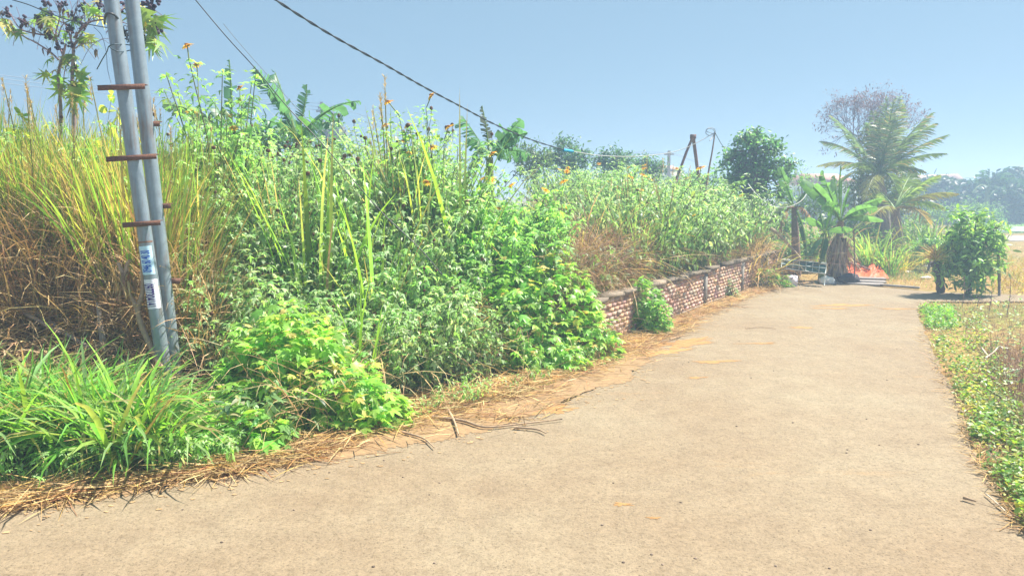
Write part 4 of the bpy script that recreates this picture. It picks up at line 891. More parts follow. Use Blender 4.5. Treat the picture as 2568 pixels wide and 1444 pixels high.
# ================================================================== bananas
def banana_leaf(parent, off, p0, p1, bow, width, seed, col=GM, tear=.35, fold=.5, name='leaf', dead=False, droop=0, twist=None):
    r = np.random.default_rng(seed); p0, p1 = np.array(p0), np.array(p1); L = np.linalg.norm(p1-p0)
    c = (p0+p1)/2 + np.array(bow)*L; n = 26; t = np.linspace(0, 1, n+1)[:, None]
    B = (1-t)**2*p0+2*t*(1-t)*c+t*t*p1; T = nrm(np.gradient(B, axis=0))
    ref = np.array([0, 0, 1.]); S = np.cross(T, ref); bad = np.linalg.norm(S, axis=1) < .35
    S = nrm(np.where(bad[:, None], np.array([1., .3, 0]), S)); S = nrm(S - (S*T).sum(1, keepdims=True)*T); Nn = np.cross(S, T); tw = (r.uniform(.15, 1.25) if twist is None else twist)*(1 if S[:, 1].mean() < 0 else -1)*np.sign(1e-9+1)
    S, Nn = S*math.cos(tw)+Nn*math.sin(tw), Nn*math.cos(tw)-S*math.sin(tw)
    tt = t[:, 0]; prof = width*np.clip(np.sin(PI*np.clip((tt-.12)/.90, 0, 1))**.55, 0, 1)*(1-.25*tt)
    g = Geo()
    for sg in (1, -1):
        ph = fold+r.normal(0, .08)
        i = 0
        while i < n:
            ln = 1 if r.uniform() < tear else r.integers(2, 5); j = min(n, i+ln)
            f = ph + (r.normal(.3, .6) if r.uniform() < tear else 0); ks = np.arange(i, j+1)
            gp = r.uniform(.2, .75)*(1 if r.uniform() < tear else .05)
            def pt(k, w):
                kk = min(k, n); base = B[kk]; sw = T[kk]*prof[kk]*.35*w
                return base+prof[kk]*w*(sg*S[kk]*math.cos(f*w+.15)-Nn[kk]*math.sin(f*w))+sw - np.array([0, 0, droop*w*prof[kk]])
            V = []; 
            for q, k in enumerate(ks):
                sh = gp*(1 if q == 0 else -1 if q == len(ks)-1 else 0)*L/n
                for w in (0, .5, 1): V.append(pt(k, w)+T[min(k, n)]*sh*w)
            m = len(ks); F = [[q*3+a, q*3+a+1, q*3+3+a+1, q*3+3+a] for q in range(m-1) for a in (0, 1)]
            cc = np.array(col)*r.uniform(.82, 1.2)
            if dead: cc = np.array(pick(r, 1, [ST, BR, (.3, .2, .12)])[0])
            g.add(V, np.array(F), np.repeat(cc[None], len(V), 0)); i = j
    tube(g, B, np.linspace(.022, .006, n+1)*(L/1.2), 5, np.array([.22, .33, .07]) if not dead else (.35, .24, .14), cap=False)
    return g.obj(name, M_DRY if dead else M_LEAF, parent, off)
def banana(label, base, crown, lv, W, seed, stemR=.09, col=GM, scol=(.20, .22, .09), Yc=None, name='banana_plant', tear=.35):
    off = np.array(base); o = thing(name, label, 'banana plant', off)
    g = Geo(); pth = smooth_path([off-[0, 0, .1], (off+crown)/2, crown], 5); tube(g, pth, np.linspace(stemR, stemR*.55, len(pth)), 10, scol); g.obj('stem', M_BARK, o, off)
    r = np.random.default_rng(seed)
    for i, q in enumerate(lv):
        tip = P(q[0], q[1], q[2]); k = q[3] if len(q) > 3 else {}
        bow = k.get('bow', (0, 0, .18)); banana_leaf(o, off, crown, tip, bow, W*k.get('w', 1), seed*50+i, np.array(k.get('col', col)), k.get('tear', tear), k.get('fold', .5), dead=k.get('dead', False), droop=k.get('droop', 0))
    return o
BC = (.09, .22, .12)
def tip(px, py, Y, **k): return (px, py, Y, k)
Yb = 10.8; cx = P(745, 350, Yb)
banana('larger ragged banana plant behind the bank, its long leaf reaching right', [cx[0], Yb, tz1(cx[0], Yb)], cx, [tip(636, 170, 10.6, bow=(.02, 0, .12), tear=.75), tip(690, 182, 11.2, bow=(-.02, 0, .1), w=1.25, tear=.6), tip(770, 212, 10.9, bow=(.06, 0, .05), w=.7), tip(902, 254, 10.2, bow=(0, 0, .2), tear=.6), tip(648, 300, 10.2, bow=(0, 0, .2), tear=.7), tip(860, 300, 11.5, bow=(0, 0, .15)), tip(700, 330, 9.9, bow=(0, 0, .25), w=1.1, col=(.10, .24, .06)), tip(790, 300, 10.4, bow=(.05, 0, .1), col=(.10, .24, .06)), tip(725, 270, 11.3, bow=(0, 0, .05), tear=.8)], .22, 1, .1, BC, tear=.75)
cx = P(580, 345, 10.2)
banana('ragged banana plant behind the bank nearest the poles', [cx[0], 10.2, tz1(cx[0], 10.2)], cx, [tip(575, 150, 10.2, bow=(.03, 0, .0), tear=.8, w=.7), tip(408, 262, 10.0, bow=(0, 0, .22), tear=.5, col=(.22, .34, .16)), tip(640, 240, 10.0, bow=(0, 0, .2), tear=.8), tip(520, 240, 10.5, bow=(0, 0, .2), tear=.6), tip(500, 330, 9.9, bow=(0, 0, .25)), tip(650, 330, 10.4, bow=(0, 0, .3), tear=.6)], .19, 2, .09, BC, tear=.75)
cx = P(1228, 395, 10.4)
banana('banana plant on the crest in the centre below the sagging cable', [cx[0], 10.4, tz1(cx[0], 10.4)], cx, [tip(1160, 292, 10.4, bow=(-.06, 0, .12), w=1.25, tear=.6), tip(1209, 265, 10.6, bow=(.03, 0, 0), w=.5, tear=.8, col=(.1, .12, .07)), tip(1307, 300, 10.1, bow=(0, 0, .1), tear=.5), tip(1323, 333, 10.0, bow=(.04, 0, .16), w=.6, tear=.4), tip(1332, 388, 10, bow=(0, 0, .22), tear=.6), tip(1262, 330, 10.9, bow=(0, 0, .1)), tip(1175, 345, 9.9, bow=(0, 0, .2)), tip(1180, 395, 9.8, bow=(0, 0, .3)), tip(1280, 400, 9.7, bow=(0, 0, .35))], .21, 3, .09, BC, tear=.6)
# front clump at the end of the lane
Yb = 13.6; BCF = (.12, .26, .085)
cx = P(2108, 555, Yb+.15)
banana('tall banana plant of broad leaves standing in the dry thatch at the lane end', [P(2100, 700, Yb+.15)[0], Yb+.15, 0], cx, [tip(2006, 445, 13.6, bow=(-.05, 0, .2), w=1.25, tear=.12), tip(2062, 428, 13.9, bow=(-.04, 0, .05), w=1.0, tear=.3), tip(2092, 440, 14.1, bow=(-.02, 0, .04), w=.9, tear=.2), tip(2132, 468, 13.7, bow=(.02, 0, .03), w=.55, tear=.1, col=(.12, .28, .06)), tip(2108, 415, 14.2, bow=(-.04, 0, 0), w=.35, col=(.14, .3, .05)), tip(2212, 500, 13.6, bow=(0, 0, .16), w=1, tear=.2), tip(2200, 522, 13.2, bow=(0, 0, .22), tear=.4), tip(2215, 552, 13.2, bow=(0, 0, .25), w=1.1, tear=.15), tip(2060, 520, 13.1, bow=(0, 0, .25), w=.9)], .17, 4, .10, BCF, (.26, .20, .13))
cx = P(2068, 585, 13.2)
banana('young banana plant with a bright upright leaf beside the leaning window frame', [P(2060, 700, 13.2)[0], 13.2, 0], cx, [tip(2026, 545, 13.1, bow=(0, 0, .2), w=1, tear=.05), tip(2138, 574, 12.9, bow=(0, 0, .22), w=1, tear=.08), tip(2096, 512, 13.2, bow=(.02, 0, .05), w=.7, tear=.05, col=(.17, .36, .05)), tip(2058, 535, 13.5, bow=(0, 0, .1), w=.9), tip(2016, 652, 12.9, bow=(0, 0, .14), w=1.3, tear=.05, col=(.045, .13, .05)), tip(2052, 665, 12.8, bow=(.05, 0, .12), w=1.1, tear=.1, col=(.04, .12, .05)), tip(2098, 548, 13.5, bow=(0, 0, .15), w=.8)], .13, 5, .07, BCF, (.2, .26, .08))
cx = P(1992, 520, 14.4)
banana('drooping grey leaved banana plant with a brown stem at the wall end', [P(1998, 690, 14.4)[0], 14.4, 0], cx, [tip(1955, 420, 14.4, bow=(-.03, 0, .1), w=1, tear=.3), tip(1905, 490, 14.2, bow=(0, 0, .3), w=1, col=(.10, .19, .10)), tip(1925, 560, 14.0, bow=(0, 0, .45), w=.9, col=(.12, .17, .09), droop=.5), tip(2030, 470, 14.4, bow=(0, 0, .2), w=.8), tip(2042, 560, 14.0, bow=(0, 0, .4), dead=True, w=.6, tear=.7, droop=.5), tip(1950, 600, 13.9, bow=(-.1, 0, .4), dead=True, w=.6, tear=.7, droop=.4), tip(2025, 640, 13.9, bow=(.05, 0, .2), w=.6, col=(.05, .13, .05))], .15, 6, .10, (.09, .2, .075), (.24, .17, .13))
# dry thatch skirt round the tall plant's stem
tc_ = np.array([P(2100, 690, 13.55)[0], 13.55, 0]); th_ = thing('banana_thatch', 'skirt of dry brown banana leaves hanging round the stem at the lane end', 'dry leaves', tc_)
r = np.random.default_rng(33); g = Geo(); k = 520; a = r.uniform(0, 2*PI, k); z = r.uniform(.2, .82, k)
blades(g, tc_+np.stack([.18*(.45+.65*z)*np.cos(a)*r.uniform(.5, 1.2, k), .20*(.45+.65*z)*np.sin(a)*r.uniform(.5, 1.2, k), z*1.02], -1), a+r.normal(0, .4, k), r.uniform(.2, .6, k), r.uniform(.012, .045, k), r.uniform(-1.9, -.7, k), r.normal(.3, .4, k), pick(r, k, [(.42, .31, .23), (.33, .23, .17), (.55, .43, .31)]), m=3, r=r)
g.obj('foliage', M_DRY, th_, tc_)
g = Geo(); tube(g, [tc_+[0, .0, -.05], tc_+[.02, 0, .45], tc_+[.03, 0, .8]], [.09, .12, .09], 12, (.2, .14, .1)); g.obj('core', M_BARK, th_, tc_)
stick('long dead banana leaf stalk slanting over the window frame from the wall', [[(1932, 573, 13.5), (1955, 590, 13.4), (1985, 622, 13.3), (2008, 648, 13.2)]], .035, (.42, .30, .2), 'dead_leaf_stalk')
wx = P(1998, 690, 13.0); g = Geo(); k = 130; r = np.random.default_rng(34); a = r.uniform(0, 6.28, k); zz = r.uniform(.1, .38, k)
blades(g, np.array([wx[0], 13.2, 0])+np.stack([.07*np.cos(a), .06*np.sin(a), zz], -1), a, r.uniform(.12, .3, k), .03, r.uniform(-1.7, -1, k), .2, pick(r, k, [ST, (.4, .3, .2), BR]), m=3, r=r)
tag(g.obj('dead_leaf_bunch', M_DRY), 'bundle of dried banana leaf hanging in front of the window frame', 'leaf bunch')
# ================================================================== junk at the lane end
def quad_pt(c, u, v): return c[0]*(1-u)*(1-v)+c[1]*u*(1-v)+c[2]*u*v+c[3]*(1-u)*v
wf_c = [P(1961, 650, 13.05), P(2073, 659, 12.95), P(2070, 686, 12.85), P(1959, 672, 12.95)]
woff = wf_c[3]; wfr = thing('window_frame', 'old white window frame with green panes leaning at the lane end', 'window frame', woff); g = Geo()
def bar(u0, v0, u1, v1, w=.008): tube(g, [quad_pt(wf_c, u0, v0), quad_pt(wf_c, u1, v1)], w, 4, (.62, .72, .74))
for v in (0, .5, 1): bar(0, v, 1, v)
for u in (0, .12, .26, .40, .55, .70, .85, 1): bar(u, 0, u, 1, .007)
for u in (.02, .985): tube(g, [quad_pt(wf_c, u, 1), quad_pt(wf_c, u, 1)*[1, 1, 0]-[0, 0, .02]], .012, 4, (.62, .7, .72))
g.obj('frame', M_PAINT, wfr, woff)
g = Geo(); bk = np.array([0, .012, 0]); g.add([c+bk for c in wf_c]+[c+bk*1.6 for c in wf_c], np.array([[0, 3, 2, 1], [4, 5, 6, 7], [0, 1, 5, 4], [2, 3, 7, 6]]), (.03, .1, .1)); g.obj('pane', M_GLASS, wfr, woff)
bx = P(1986, 698, 12.7); bx[2] = 0; cb = thing('carton', 'white printed carton under the leaning window frame', 'box', bx)
g = Geo(); box(g, bx+[0, .08, .095], (.2, .15, .19), (.62, .6, .7), np.array([[.98, .17, 0], [-.17, .98, 0], [0, 0, 1]]), .004, rg); g.obj('body', M_PAINT, cb, bx)
g = Geo(); A_ = np.array([[.98, .17, 0], [-.17, .98, 0], [0, 0, 1]]); box(g, bx+[.02, .002, .145], (.10, .004, .03), (.16, .13, .38), A_); box(g, bx+[.02, .002, .08], (.14, .004, .06), (.42, .38, .58), A_); g.obj('printed_panel', M_PAINT, cb, bx)
def lump(name, label, cat, c, rad, col, seed, mat, amp=.25):
    import bmesh
    r = np.random.default_rng(seed); bm = bmesh.new(); bmesh.ops.create_icosphere(bm, subdivisions=3, radius=1)
    V = np.array([v.co[:] for v in bm.verts]); F = np.array([[v.index for v in f.verts] for f in bm.faces]); bm.free()
    V = V*(1+amp*vnoise(V[:, 0]*2+seed, V[:, 1]*2+V[:, 2]*2.4, 1.3, seed)[:, None]+amp*.4*vnoise(V[:, 0]*6, V[:, 1]*5+V[:, 2]*7, 1, seed+3)[:, None])*np.array(rad)
    V[:, 2] = np.maximum(V[:, 2], -np.array(rad)[2]*.55); c = np.array(c, float); V = V+c; V[:, 2] += np.array(rad)[2]*.55
    g = Geo(); g.add(V, F, col); return tag(g.obj(name, mat, smooth=True), label, cat)
gx = lambda px, py: G(px, py)
lump('plastic_bag', 'crumpled white plastic bag on the road edge under the window frame', 'bag', gx(2073, 712), (.15, .09, .09), (.72, .74, .76), 1, M_PLAS, .3)
lump('plastic_bag', 'small white plastic scrap beside the orange tarp', 'bag', gx(2108, 686), (.07, .06, .07), (.74, .74, .74), 2, M_PLAS, .3)
lump('charred_stump', 'dark charred stump lying in front of the plank pile', 'stump', gx(2128, 712), (.2, .12, .12), (.045, .042, .05), 3, M_BARK, .35)
# orange tarp
tq = [gx(2100, 699), gx(2230, 702), gx(2216, 656), gx(2118, 652)]
n = 44; u, v = np.meshgrid(np.linspace(0, 1, n), np.linspace(0, 1, n)); r = np.random.default_rng(9)
pts = (tq[0]*((1-u)*(1-v))[..., None]+tq[1]*(u*(1-v))[..., None]+tq[2]*(u*v)[..., None]+tq[3]*((1-u)*v)[..., None])
wv = .6+.5*vnoise(u*5, v*4, 1.6, 4)+.45*np.abs(vnoise(u*9+v*5, v*9-u*4, 1.4, 7)); env = np.minimum(1, 6*np.minimum(np.minimum(u, 1-u), np.minimum(v, 1-v))+.08)
pts[..., 2] = .015+np.clip(wv, .05, 2)*.21*env; pts[..., 0] += .03*vnoise(u*8, v*7, 1, 2); pts[..., 1] += .10*vnoise(u*7, v*5, 1, 5)
g = Geo(); i = (np.arange(n-1)[:, None]*n+np.arange(n-1)[None]).ravel(); g.add(pts.reshape(-1, 3), np.stack([i, i+1, i+n+1, i+n], -1), np.array([.66, .10, .018]))
t_ = tag(g.obj('tarp', M_CLOTH, smooth=False), 'crumpled orange tarpaulin spread on the ground behind the planks', 'tarp'); sm_ = t_.modifiers.new('thick', 'SOLIDIFY'); sm_.thickness = .006
# planks
for i, (a, b, z, lab) in enumerate([((2092, 705), (2222, 707), .055, 'topmost grey plank of the pile in front of the tarp'), ((2100, 709), (2224, 713), .035, 'grey plank in the middle of the pile, sticking out right'), ((2085, 712), (2220, 717), .018, 'lowest grey plank of the pile in front of the tarp'), ((2150, 712), (2305, 724), .02, 'long thin plank lying along the far road edge')]):
    p, q = gx(*a), gx(*b); d = nrm(q-p); A_ = np.array([d, [-d[1], d[0], 0], [0, 0, 1]]); g = Geo(); box(g, (p+q)/2+[0, .05 if i < 3 else 0, z], (np.linalg.norm(q-p), .16 if i < 3 else .07, .032), np.array([.27, .24, .23])*(1+.12*((i*7) % 3-1)), A_, .004, np.random.default_rng(i)); tag(g.obj('plank', M_WOOD), lab, 'plank', 'planks at the lane end')
g = Geo(); tube(g, [P(2145, 695, 13.0)*[1, 1, 0], P(2143, 640, 13.0), P(2141, 575, 13.0)], .012, 6, (.22, .15, .12)); tag(g.obj('stake', M_WOOD), 'thin dark stake standing upright in front of the orange tarp', 'stake')
g = Geo(); tube(g, [P(2120, 655, 14.2), P(2160, 668, 14.2)*[1, 1, 1], P(2182, 676, 14.1)], .02, 6, (.25, .16, .13)); tag(g.obj('dead_branch', M_WOOD), 'brown stick lying across the back of the orange tarp', 'branch')
# ================================================================== posts, bamboo pole, far poles
g = Geo(); a0, a1 = P(1735, 340, 14.5), P(1752, 470, 14.5); off = P(1745, 470, 14.5)
ap = thing('leaning_posts', 'rusty brown posts leaning together into a narrow letter A on the bank crest', 'post', off)
for pts, rad in [([(1738, 340, 14.5), (1746, 400, 14.5), (1756, 480, 14.5)], .034), ([(1739, 340, 14.45), (1722, 380, 14.4), (1700, 440, 14.3)], .026)]:
    g = Geo(); w = [P(*p) for p in pts]; tube(g, w+[w[-1]+(w[-1]-w[-2])*.5], rad, 8, (.26, .13, .12)); g.obj('post', M_RUST, ap, off)
g = Geo(); box(g, P(1738, 343, 14.48), (.10, .10, .08), (.2, .11, .1)); g.obj('cap', M_RUST, ap, off)
bo = P(1752, 700, 12.2); bp_ = thing('bamboo_pole', 'thin bent bamboo pole with loops of wire at its top above the wall', 'pole', bo)
g = Geo(); pth = smooth_path([P(*p) for p in [(1752, 720, 11.9), (1756, 620, 12.1), (1764, 520, 12.3), (1777, 430, 12.4), (1786, 380, 12.45), (1793, 333, 12.5)]], 5); tube(g, pth, np.linspace(.024, .011, len(pth)), 7, (.27, .2, .17)); g.obj('shaft', M_WOOD, bp_, bo)
g = Geo(); tube(g, smooth_path([P(*p) for p in [(1794, 335, 12.5), (1788, 325, 12.45), (1776, 323, 12.4), (1772, 330, 12.4), (1790, 336, 12.5), (1780, 340, 12.4), (1770, 334, 12.4), (1775, 322, 12.4), (1790, 322, 12.5), (1795, 334, 12.5)]], 4), .006, 5, (.2, .24, .3)); tube(g, [P(1794, 335, 12.5), P(1780, 353, 12.4)], .010, 5, (.2, .2, .22)); tube(g, [P(1794, 334, 12.5), P(1808, 360, 12.9), P(1818, 373, 13.2)], .006, 5, (.15, .18, .22)); g.obj('wire_loop', M_PLAS, bp_, bo)
wire('rope', 'pale rope sagging from the tree to the banana stem at the wall end', [(1875, 460, 14.6), (1895, 485, 14.2), (1920, 508, 13.9), (1950, 520, 13.8), (1980, 518, 13.8), (2010, 503, 13.9), (2030, 475, 14.1)], .008, (.62, .62, .58))
def far_pole(label, px, ytop, Y, hh, arms, name='utility_pole'):
    t = P(px, ytop, Y); off = np.array([t[0], Y, 0]); o = thing(name, label, 'utility pole', off); g = Geo(); tube(g, [off-[0, 0, .3], t], [.13, .09], 8, (.30, .28, .27)); g.obj('shaft', M_CONC, o, off)
    for (x0, x1, y) in arms: g = Geo(); a, b = P(x0, y, Y), P(x1, y, Y); box(g, (a+b)/2, (np.linalg.norm(b-a), .1, .1), (.25, .23, .22)); g.obj('crossarm', M_WOOD, o, off)
    return o
far_pole('far utility pole with two crossarms seen left of the crest bush', 806, 256, 40, 6, [(793, 826, 279), (798, 818, 271)])
far_pole('far utility pole with one crossarm left of the leaning posts', 1678, 378, 42, 6, [(1666, 1690, 387)])
far_pole('far bare concrete pole right of the round leaved tree', 1996, 428, 45, 4, [])
for k, (x1, y1) in enumerate([(1200, 335), (1240, 352)]):
    wire('power_line', ['upper', 'lower'][k]+' faint power line leaving the far pole behind the crest bush', [(806, 258+k*14, 40), (870, 277+k*14, 40), (940, 300+k*14, 40), (1010, 325+k*14, 40)], .012, (.25, .32, .4), 'power line', group='power lines at the far pole')
for k in range(2):
    wire('power_line', ['first', 'second'][k]+' faint power line strung from the pole behind the leaning posts', [(1560-k*20, 382+k*5, 44), (1678, 384+k*3, 42), (1760, 405+k*8, 42), (1840, 430+k*10, 42)], .012, (.3, .38, .45), 'power line', group='power lines behind the posts')
# ================================================================== trees
def tree(name, label, px, pybase, Y, lobes, ncl, per, leafS, pal, seed, trunkR=.08, tm=OVAL, clr=.12, tcol=(.16, .12, .10), trunk_to=None, cat='tree', group=None, z0=None, sc=None):
    """lobes: (px, py, depth offset, radius in px) ellipsoids of the crown"""
    r = np.random.default_rng(seed); x = at_px(px, Y); off = np.array([x, Y, (max(0, tz1(x, Y)) if z0 is None else z0)])
    o = thing(name, label, cat, off, group); gt, g = Geo(), Geo()
    top = P(px, lobes[0][1]+lobes[0][3]*.6, Y) if trunk_to is None else P(*trunk_to, Y)
    pth = smooth_path([off-[0, 0, .15], (off+top)/2+[.05, 0, 0], top], 5); tube(gt, pth, np.linspace(trunkR, trunkR*.5, len(pth)), 8, tcol)
    ar = np.array([l[3]**2 for l in lobes], float); ar /= ar.sum()
    for (lx, ly, dY, lr), w in zip(lobes, ar):
        c = P(lx, ly, Y+dY); R = lr/FPX*(Y+dY); k = max(4, int(ncl*w))
        tube(gt, smooth_path([pth[len(pth)//2], (pth[-1]+c)/2-[0, 0, R*.2], c], 4), np.linspace(trunkR*.5, trunkR*.14, 9), 5, tcol, cap=False)
        u = nrm(r.normal(0, 1, (k, 3))); rad = R*np.clip(r.uniform(.25, 1.08, k)**.6, 0, 1.1)*(1+.22*vnoise(u[:, 0]*4, u[:, 2]*4+u[:, 1]*3, 1.3, seed))
        cc = c+u*rad[:, None]*np.array([1, .9, .92])
        for j in range(0, k, max(1, k//10)): tube(gt, [c+(cc[j]-c)*.1, cc[j]], [trunkR*.16, trunkR*.05], 4, tcol, cap=False)
        p = np.repeat(cc, per, 0)+r.normal(0, clr, (k*per, 3))*np.array([1, 1, .7]); n = k*per
        leaves(g, tm, p, r.uniform(0, 6.28, n), r.normal(-.2, .6, n), r.normal(0, .6, n), leafS*r.uniform(.6, 1.2, n), np.repeat(pick(r, k, *pal), per, 0)*(1+r.normal(0, .12, (n, 1))))
    gt.obj('trunk', M_BARK, o, off); g.obj('crown', M_LEAF, o, off); return o
PT = ([(.11, .25, .10), (.16, .31, .11), (.08, .19, .09)], (3, 2, 2))
tree('round_leaved_tree', 'round leaved dark green tree standing behind the wall end', 1892, 600, 15.5, [(1893, 375, 0, 50), (1850, 420, .1, 45), (1935, 415, -.1, 42), (1890, 440, 0, 60), (1895, 500, 0, 45), (1960, 435, .1, 26), (1840, 450, 0, 26), (1925, 365, .1, 28), (1982, 415, 0, 20), (1880, 345, 0, 26), (1826, 402, 0, 17), (1845, 378, .1, 18), (1868, 352, -.1, 16), (1900, 332, 0, 15), (1948, 372, 0, 18), (1972, 440, .1, 16), (1835, 480, 0, 18), (1960, 480, 0, 22)], 520, 9, .085, PT, 701, .10, OVAL, .07)
def bare_tree(label, px, Y, top, spread_px, seed):
    r = np.random.default_rng(seed); off = np.array([at_px(px, Y), Y, 0.]); o = thing('bare_tree', label, 'tree', off); gt, gb, gl = Geo(), Geo(), Geo()
    crown0 = P(px, 420, Y); pth = smooth_path([off-[0, 0, .2], off*.5+crown0*.5+[.06, 0, 0], crown0], 5); tube(gt, pth, np.linspace(.09, .05, len(pth)), 8, (.16, .13, .15))
    R = spread_px/FPX*Y
    def grow(p, d, L, rad, lev):
        e = p+d*L; m = (p+e)/2+r.normal(0, L*.06, 3); tube(gb, [p, m, e], [rad, rad*.85, rad*.65], 5 if lev < 2 else 3, (.17, .13, .17), cap=False)
        if lev >= 5:
            k = 4; leaves(gl, LANCE_LO, e+r.normal(0, .05, (k, 3)), r.uniform(0, 6.28, k), r.normal(.3, .6, k), 0, .085, pick(r, k, [(.20, .17, .24), (.24, .19, .22)])); return
        for _ in range(3 if lev < 4 else 2):
            nd = nrm(d+r.normal(0, .43, 3)+np.array([0, 0, .10])); grow(e, nd, L*r.uniform(.72, .9), rad*.6, lev+1)
    for a in range(4):
        az = a*1.6+r.uniform(-.3, .3); grow(crown0, nrm([math.cos(az)*.38, math.sin(az)*.38, 1]), R*.40, .035, 0)
    gt.obj('trunk', M_BARK, o, off); gb.obj('branches' if False else 'twig_crown', M_BARK, o, off); gl.obj('dead_foliage', M_DRY, o, off)
bare_tree('tall leafless tree with a fine violet grey crown behind the coconut palm', 2160, 21, 225, 122, 31)
def palm(label, px, py, Y, base, fr, seed, R=.13, name='coconut_palm', col=(.13, .20, .07), tcol=(.24, .19, .17), ll=.44, nut=0):
    c = P(px, py, Y); off = P(*base, Y); off[2] = 0; o = thing(name, label, 'palm tree', off); r = np.random.default_rng(seed)
    g = Geo(); pth = smooth_path([off-[0, 0, .2], (off+c)/2+[.05, 0, 0], c], 8); rd = np.linspace(R*1.25, R*.8, len(pth))*(1+.06*np.sin(np.arange(len(pth))*2.1)); tube(g, pth, rd, 10, tcol); g.obj('trunk', M_BARK, o, off)
    for i, f in enumerate(fr):
        tp = P(f[0], f[1], Y+f[2]); bow = f[3] if len(f) > 3 else .18; cl = np.array(f[4]) if len(f) > 4 else np.array(col); L = np.linalg.norm(tp-c)
        g = Geo(); mid = (c+tp)/2+np.array([0, 0, bow*L]); t = np.linspace(0, 1, 13)[:, None]; B = (1-t)**2*c+2*t*(1-t)*mid+t*t*tp; tube(g, B, np.linspace(.028, .006, 13), 5, cl*1.3, cap=False)
        n = 46; tt = np.linspace(.16, 1, n); q = np.stack([np.interp(tt, t[:, 0], B[:, k]) for k in range(3)], -1); T = nrm(np.gradient(q, axis=0)); S = np.cross(T, [0, 0, 1.]); S = nrm(np.where(np.linalg.norm(S, axis=1)[:, None] < .3, [[1., .4, 0]], S))
        for sg in (1, -1):
            d = nrm(T*.75+sg*S*.85+np.array([0, 0, -.25])+r.normal(0, .10, (n, 3))); lw = ll*np.clip(np.sin(PI*np.clip((tt+.06)/1.12, 0, 1)), .25, 1)*r.uniform(.8, 1.1, n); w = .013*nrm(np.cross(d, S+.3*T)); e1 = q+d*lw[:, None]*.55; e2 = e1+nrm(d+np.array([0, 0, -.45]))*lw[:, None]*.5
            V = np.stack([q-w*.5, q+w*.5, e1+w, e1-w, e2], 1).reshape(-1, 3); b = np.arange(n)*5
            dead = r.uniform(0, 1, (n, 1)) < .12; cc = np.where(dead, np.array([[.34, .26, .14]]), cl*r.uniform(.8, 1.25, (n, 1)))
            g.add(V, [np.stack([b, b+1, b+2, b+3], -1), np.stack([b+3, b+2, b+4], -1)], np.repeat(cc, 5, 0))
        g.obj('frond', M_LEAF, o, off)
    return o
PC = (.19, .28, .19); PY = (.27, .29, .15); PG = (.22, .32, .10)
palm('tall coconut palm with wide spreading fronds beyond the lane end', 2205, 440, 18.5, (2222, 640), [(2060, 355, .5, .22, PC), (2055, 415, 0, .25, PY), (2085, 292, .8, .15, PC), (2255, 245, .6, .05, (.2, .3, .08)), (2215, 262, 1.2, .02), (2232, 285, 1.6, .02), (2190, 280, 1.4, 0), (2242, 250, -.5, .03), (2226, 248, .3, .0), (2262, 268, .9, .06), (2178, 312, .2, .06), (2205, 300, -.7, .04), (2240, 300, -.9, .03), (2335, 285, .3, .12), (2372, 340, 0, .14), (2368, 385, -.4, .2), (2318, 430, -.4, .3), (2100, 470, -.6, .35), (2250, 480, -1, .35), (2170, 500, -1, .3, PY), (2290, 340, .9, .12), (2130, 330, 1.2, .1), (2280, 400, -.9, .2), (2120, 420, -.9, .25), (2345, 310, .8, .15)], 41, .12)
palm('shorter coconut palm with yellow green fronds drooping right of the tall palm', 2244, 525, 17.2, (2246, 640), [(2352, 440, -.2, .22, PG), (2398, 485, -.4, .22, (.28, .28, .09)), (2365, 520, -.8, .28, PG), (2300, 460, .6, .2, PG), (2330, 560, -1, .35, (.3, .24, .12)), (2180, 560, -.6, .35, PY), (2290, 430, 1, .12, PG), (2200, 480, .6, .15, PG)], 42, .12)
tree('vine_covered_tree', 'hazy leafy tree tangled under the fronds of the tall palm', 2200, 620, 19.5, [(2200, 440, 0, 55), (2160, 470, 0, 45), (2250, 450, 0, 45), (2210, 510, 0, 45), (2150, 520, 0, 30), (2270, 500, 0, 34), (2215, 390, 0, 36), (2190, 330, 0, 26), (2225, 560, 0, 40), (2175, 570, 0, 34)], 640, 8, .12, ([(.20, .28, .19), (.16, .24, .15), (.28, .28, .2)], (3, 3, 1)), 702, .11, LANCE, .11)
tree('leafy_bush', 'dense green bush of drooping leaves at the corner of the side road', 2432, 735, 11.6, [(2430, 640, 0, 52), (2400, 620, .1, 40), (2470, 610, 0, 42), (2430, 690, -.05, 52), (2480, 670, 0, 34), (2390, 665, 0, 36), (2413, 540, 0, 22), (2410, 580, 0, 28), (2450, 545, .1, 20), (2452, 585, .1, 28), (2495, 572, 0, 22), (2385, 600, 0, 22), (2500, 620, 0, 18)], 430, 8, .115, ([GM, GB, (.28, .44, .12), GD], (4, 3, 3, 1)), 703, .05, LANCE, .06, cat='bush')
cyc = thing('cycad', 'small cycad with short yellow fronds on a dark rough trunk beside the bush', 'cycad', G(2362, 732)); co_ = G(2362, 732)
g = Geo(); pth = smooth_path([co_-[0, 0, .1], P(2355, 690, 11.75), P(2346, 655, 11.75)], 10); tube(g, pth, np.linspace(.06, .085, len(pth))*(1+.12*np.sin(np.arange(len(pth))*1.9)), 9, (.13, .10, .10)); g.obj('trunk', M_BARK, cyc, co_)
g = Geo(); r = np.random.default_rng(50); k = 150; c0 = P(2346, 650, 11.6); blades(g, c0+r.normal(0, .015, (k, 3)), r.uniform(0, 6.28, k), r.uniform(.15, .36, k), .018, r.uniform(.3, 1.4, k), r.uniform(.2, 1.3, k), pick(r, k, [(.62, .55, .16), (.45, .48, .13), ST]), m=4, r=r); g.obj('fronds', M_DRY, cyc, co_)
g = Geo(); b0 = G(2508, 742); tube(g, [b0-[0, 0, .1], P(2506, 690, b0[1]), P(2503, 630, b0[1])], .022, 7, (.25, .19, .16)); tag(g.obj('stake', M_WOOD), 'grey brown stake standing at the right edge of the corner bush', 'stake')
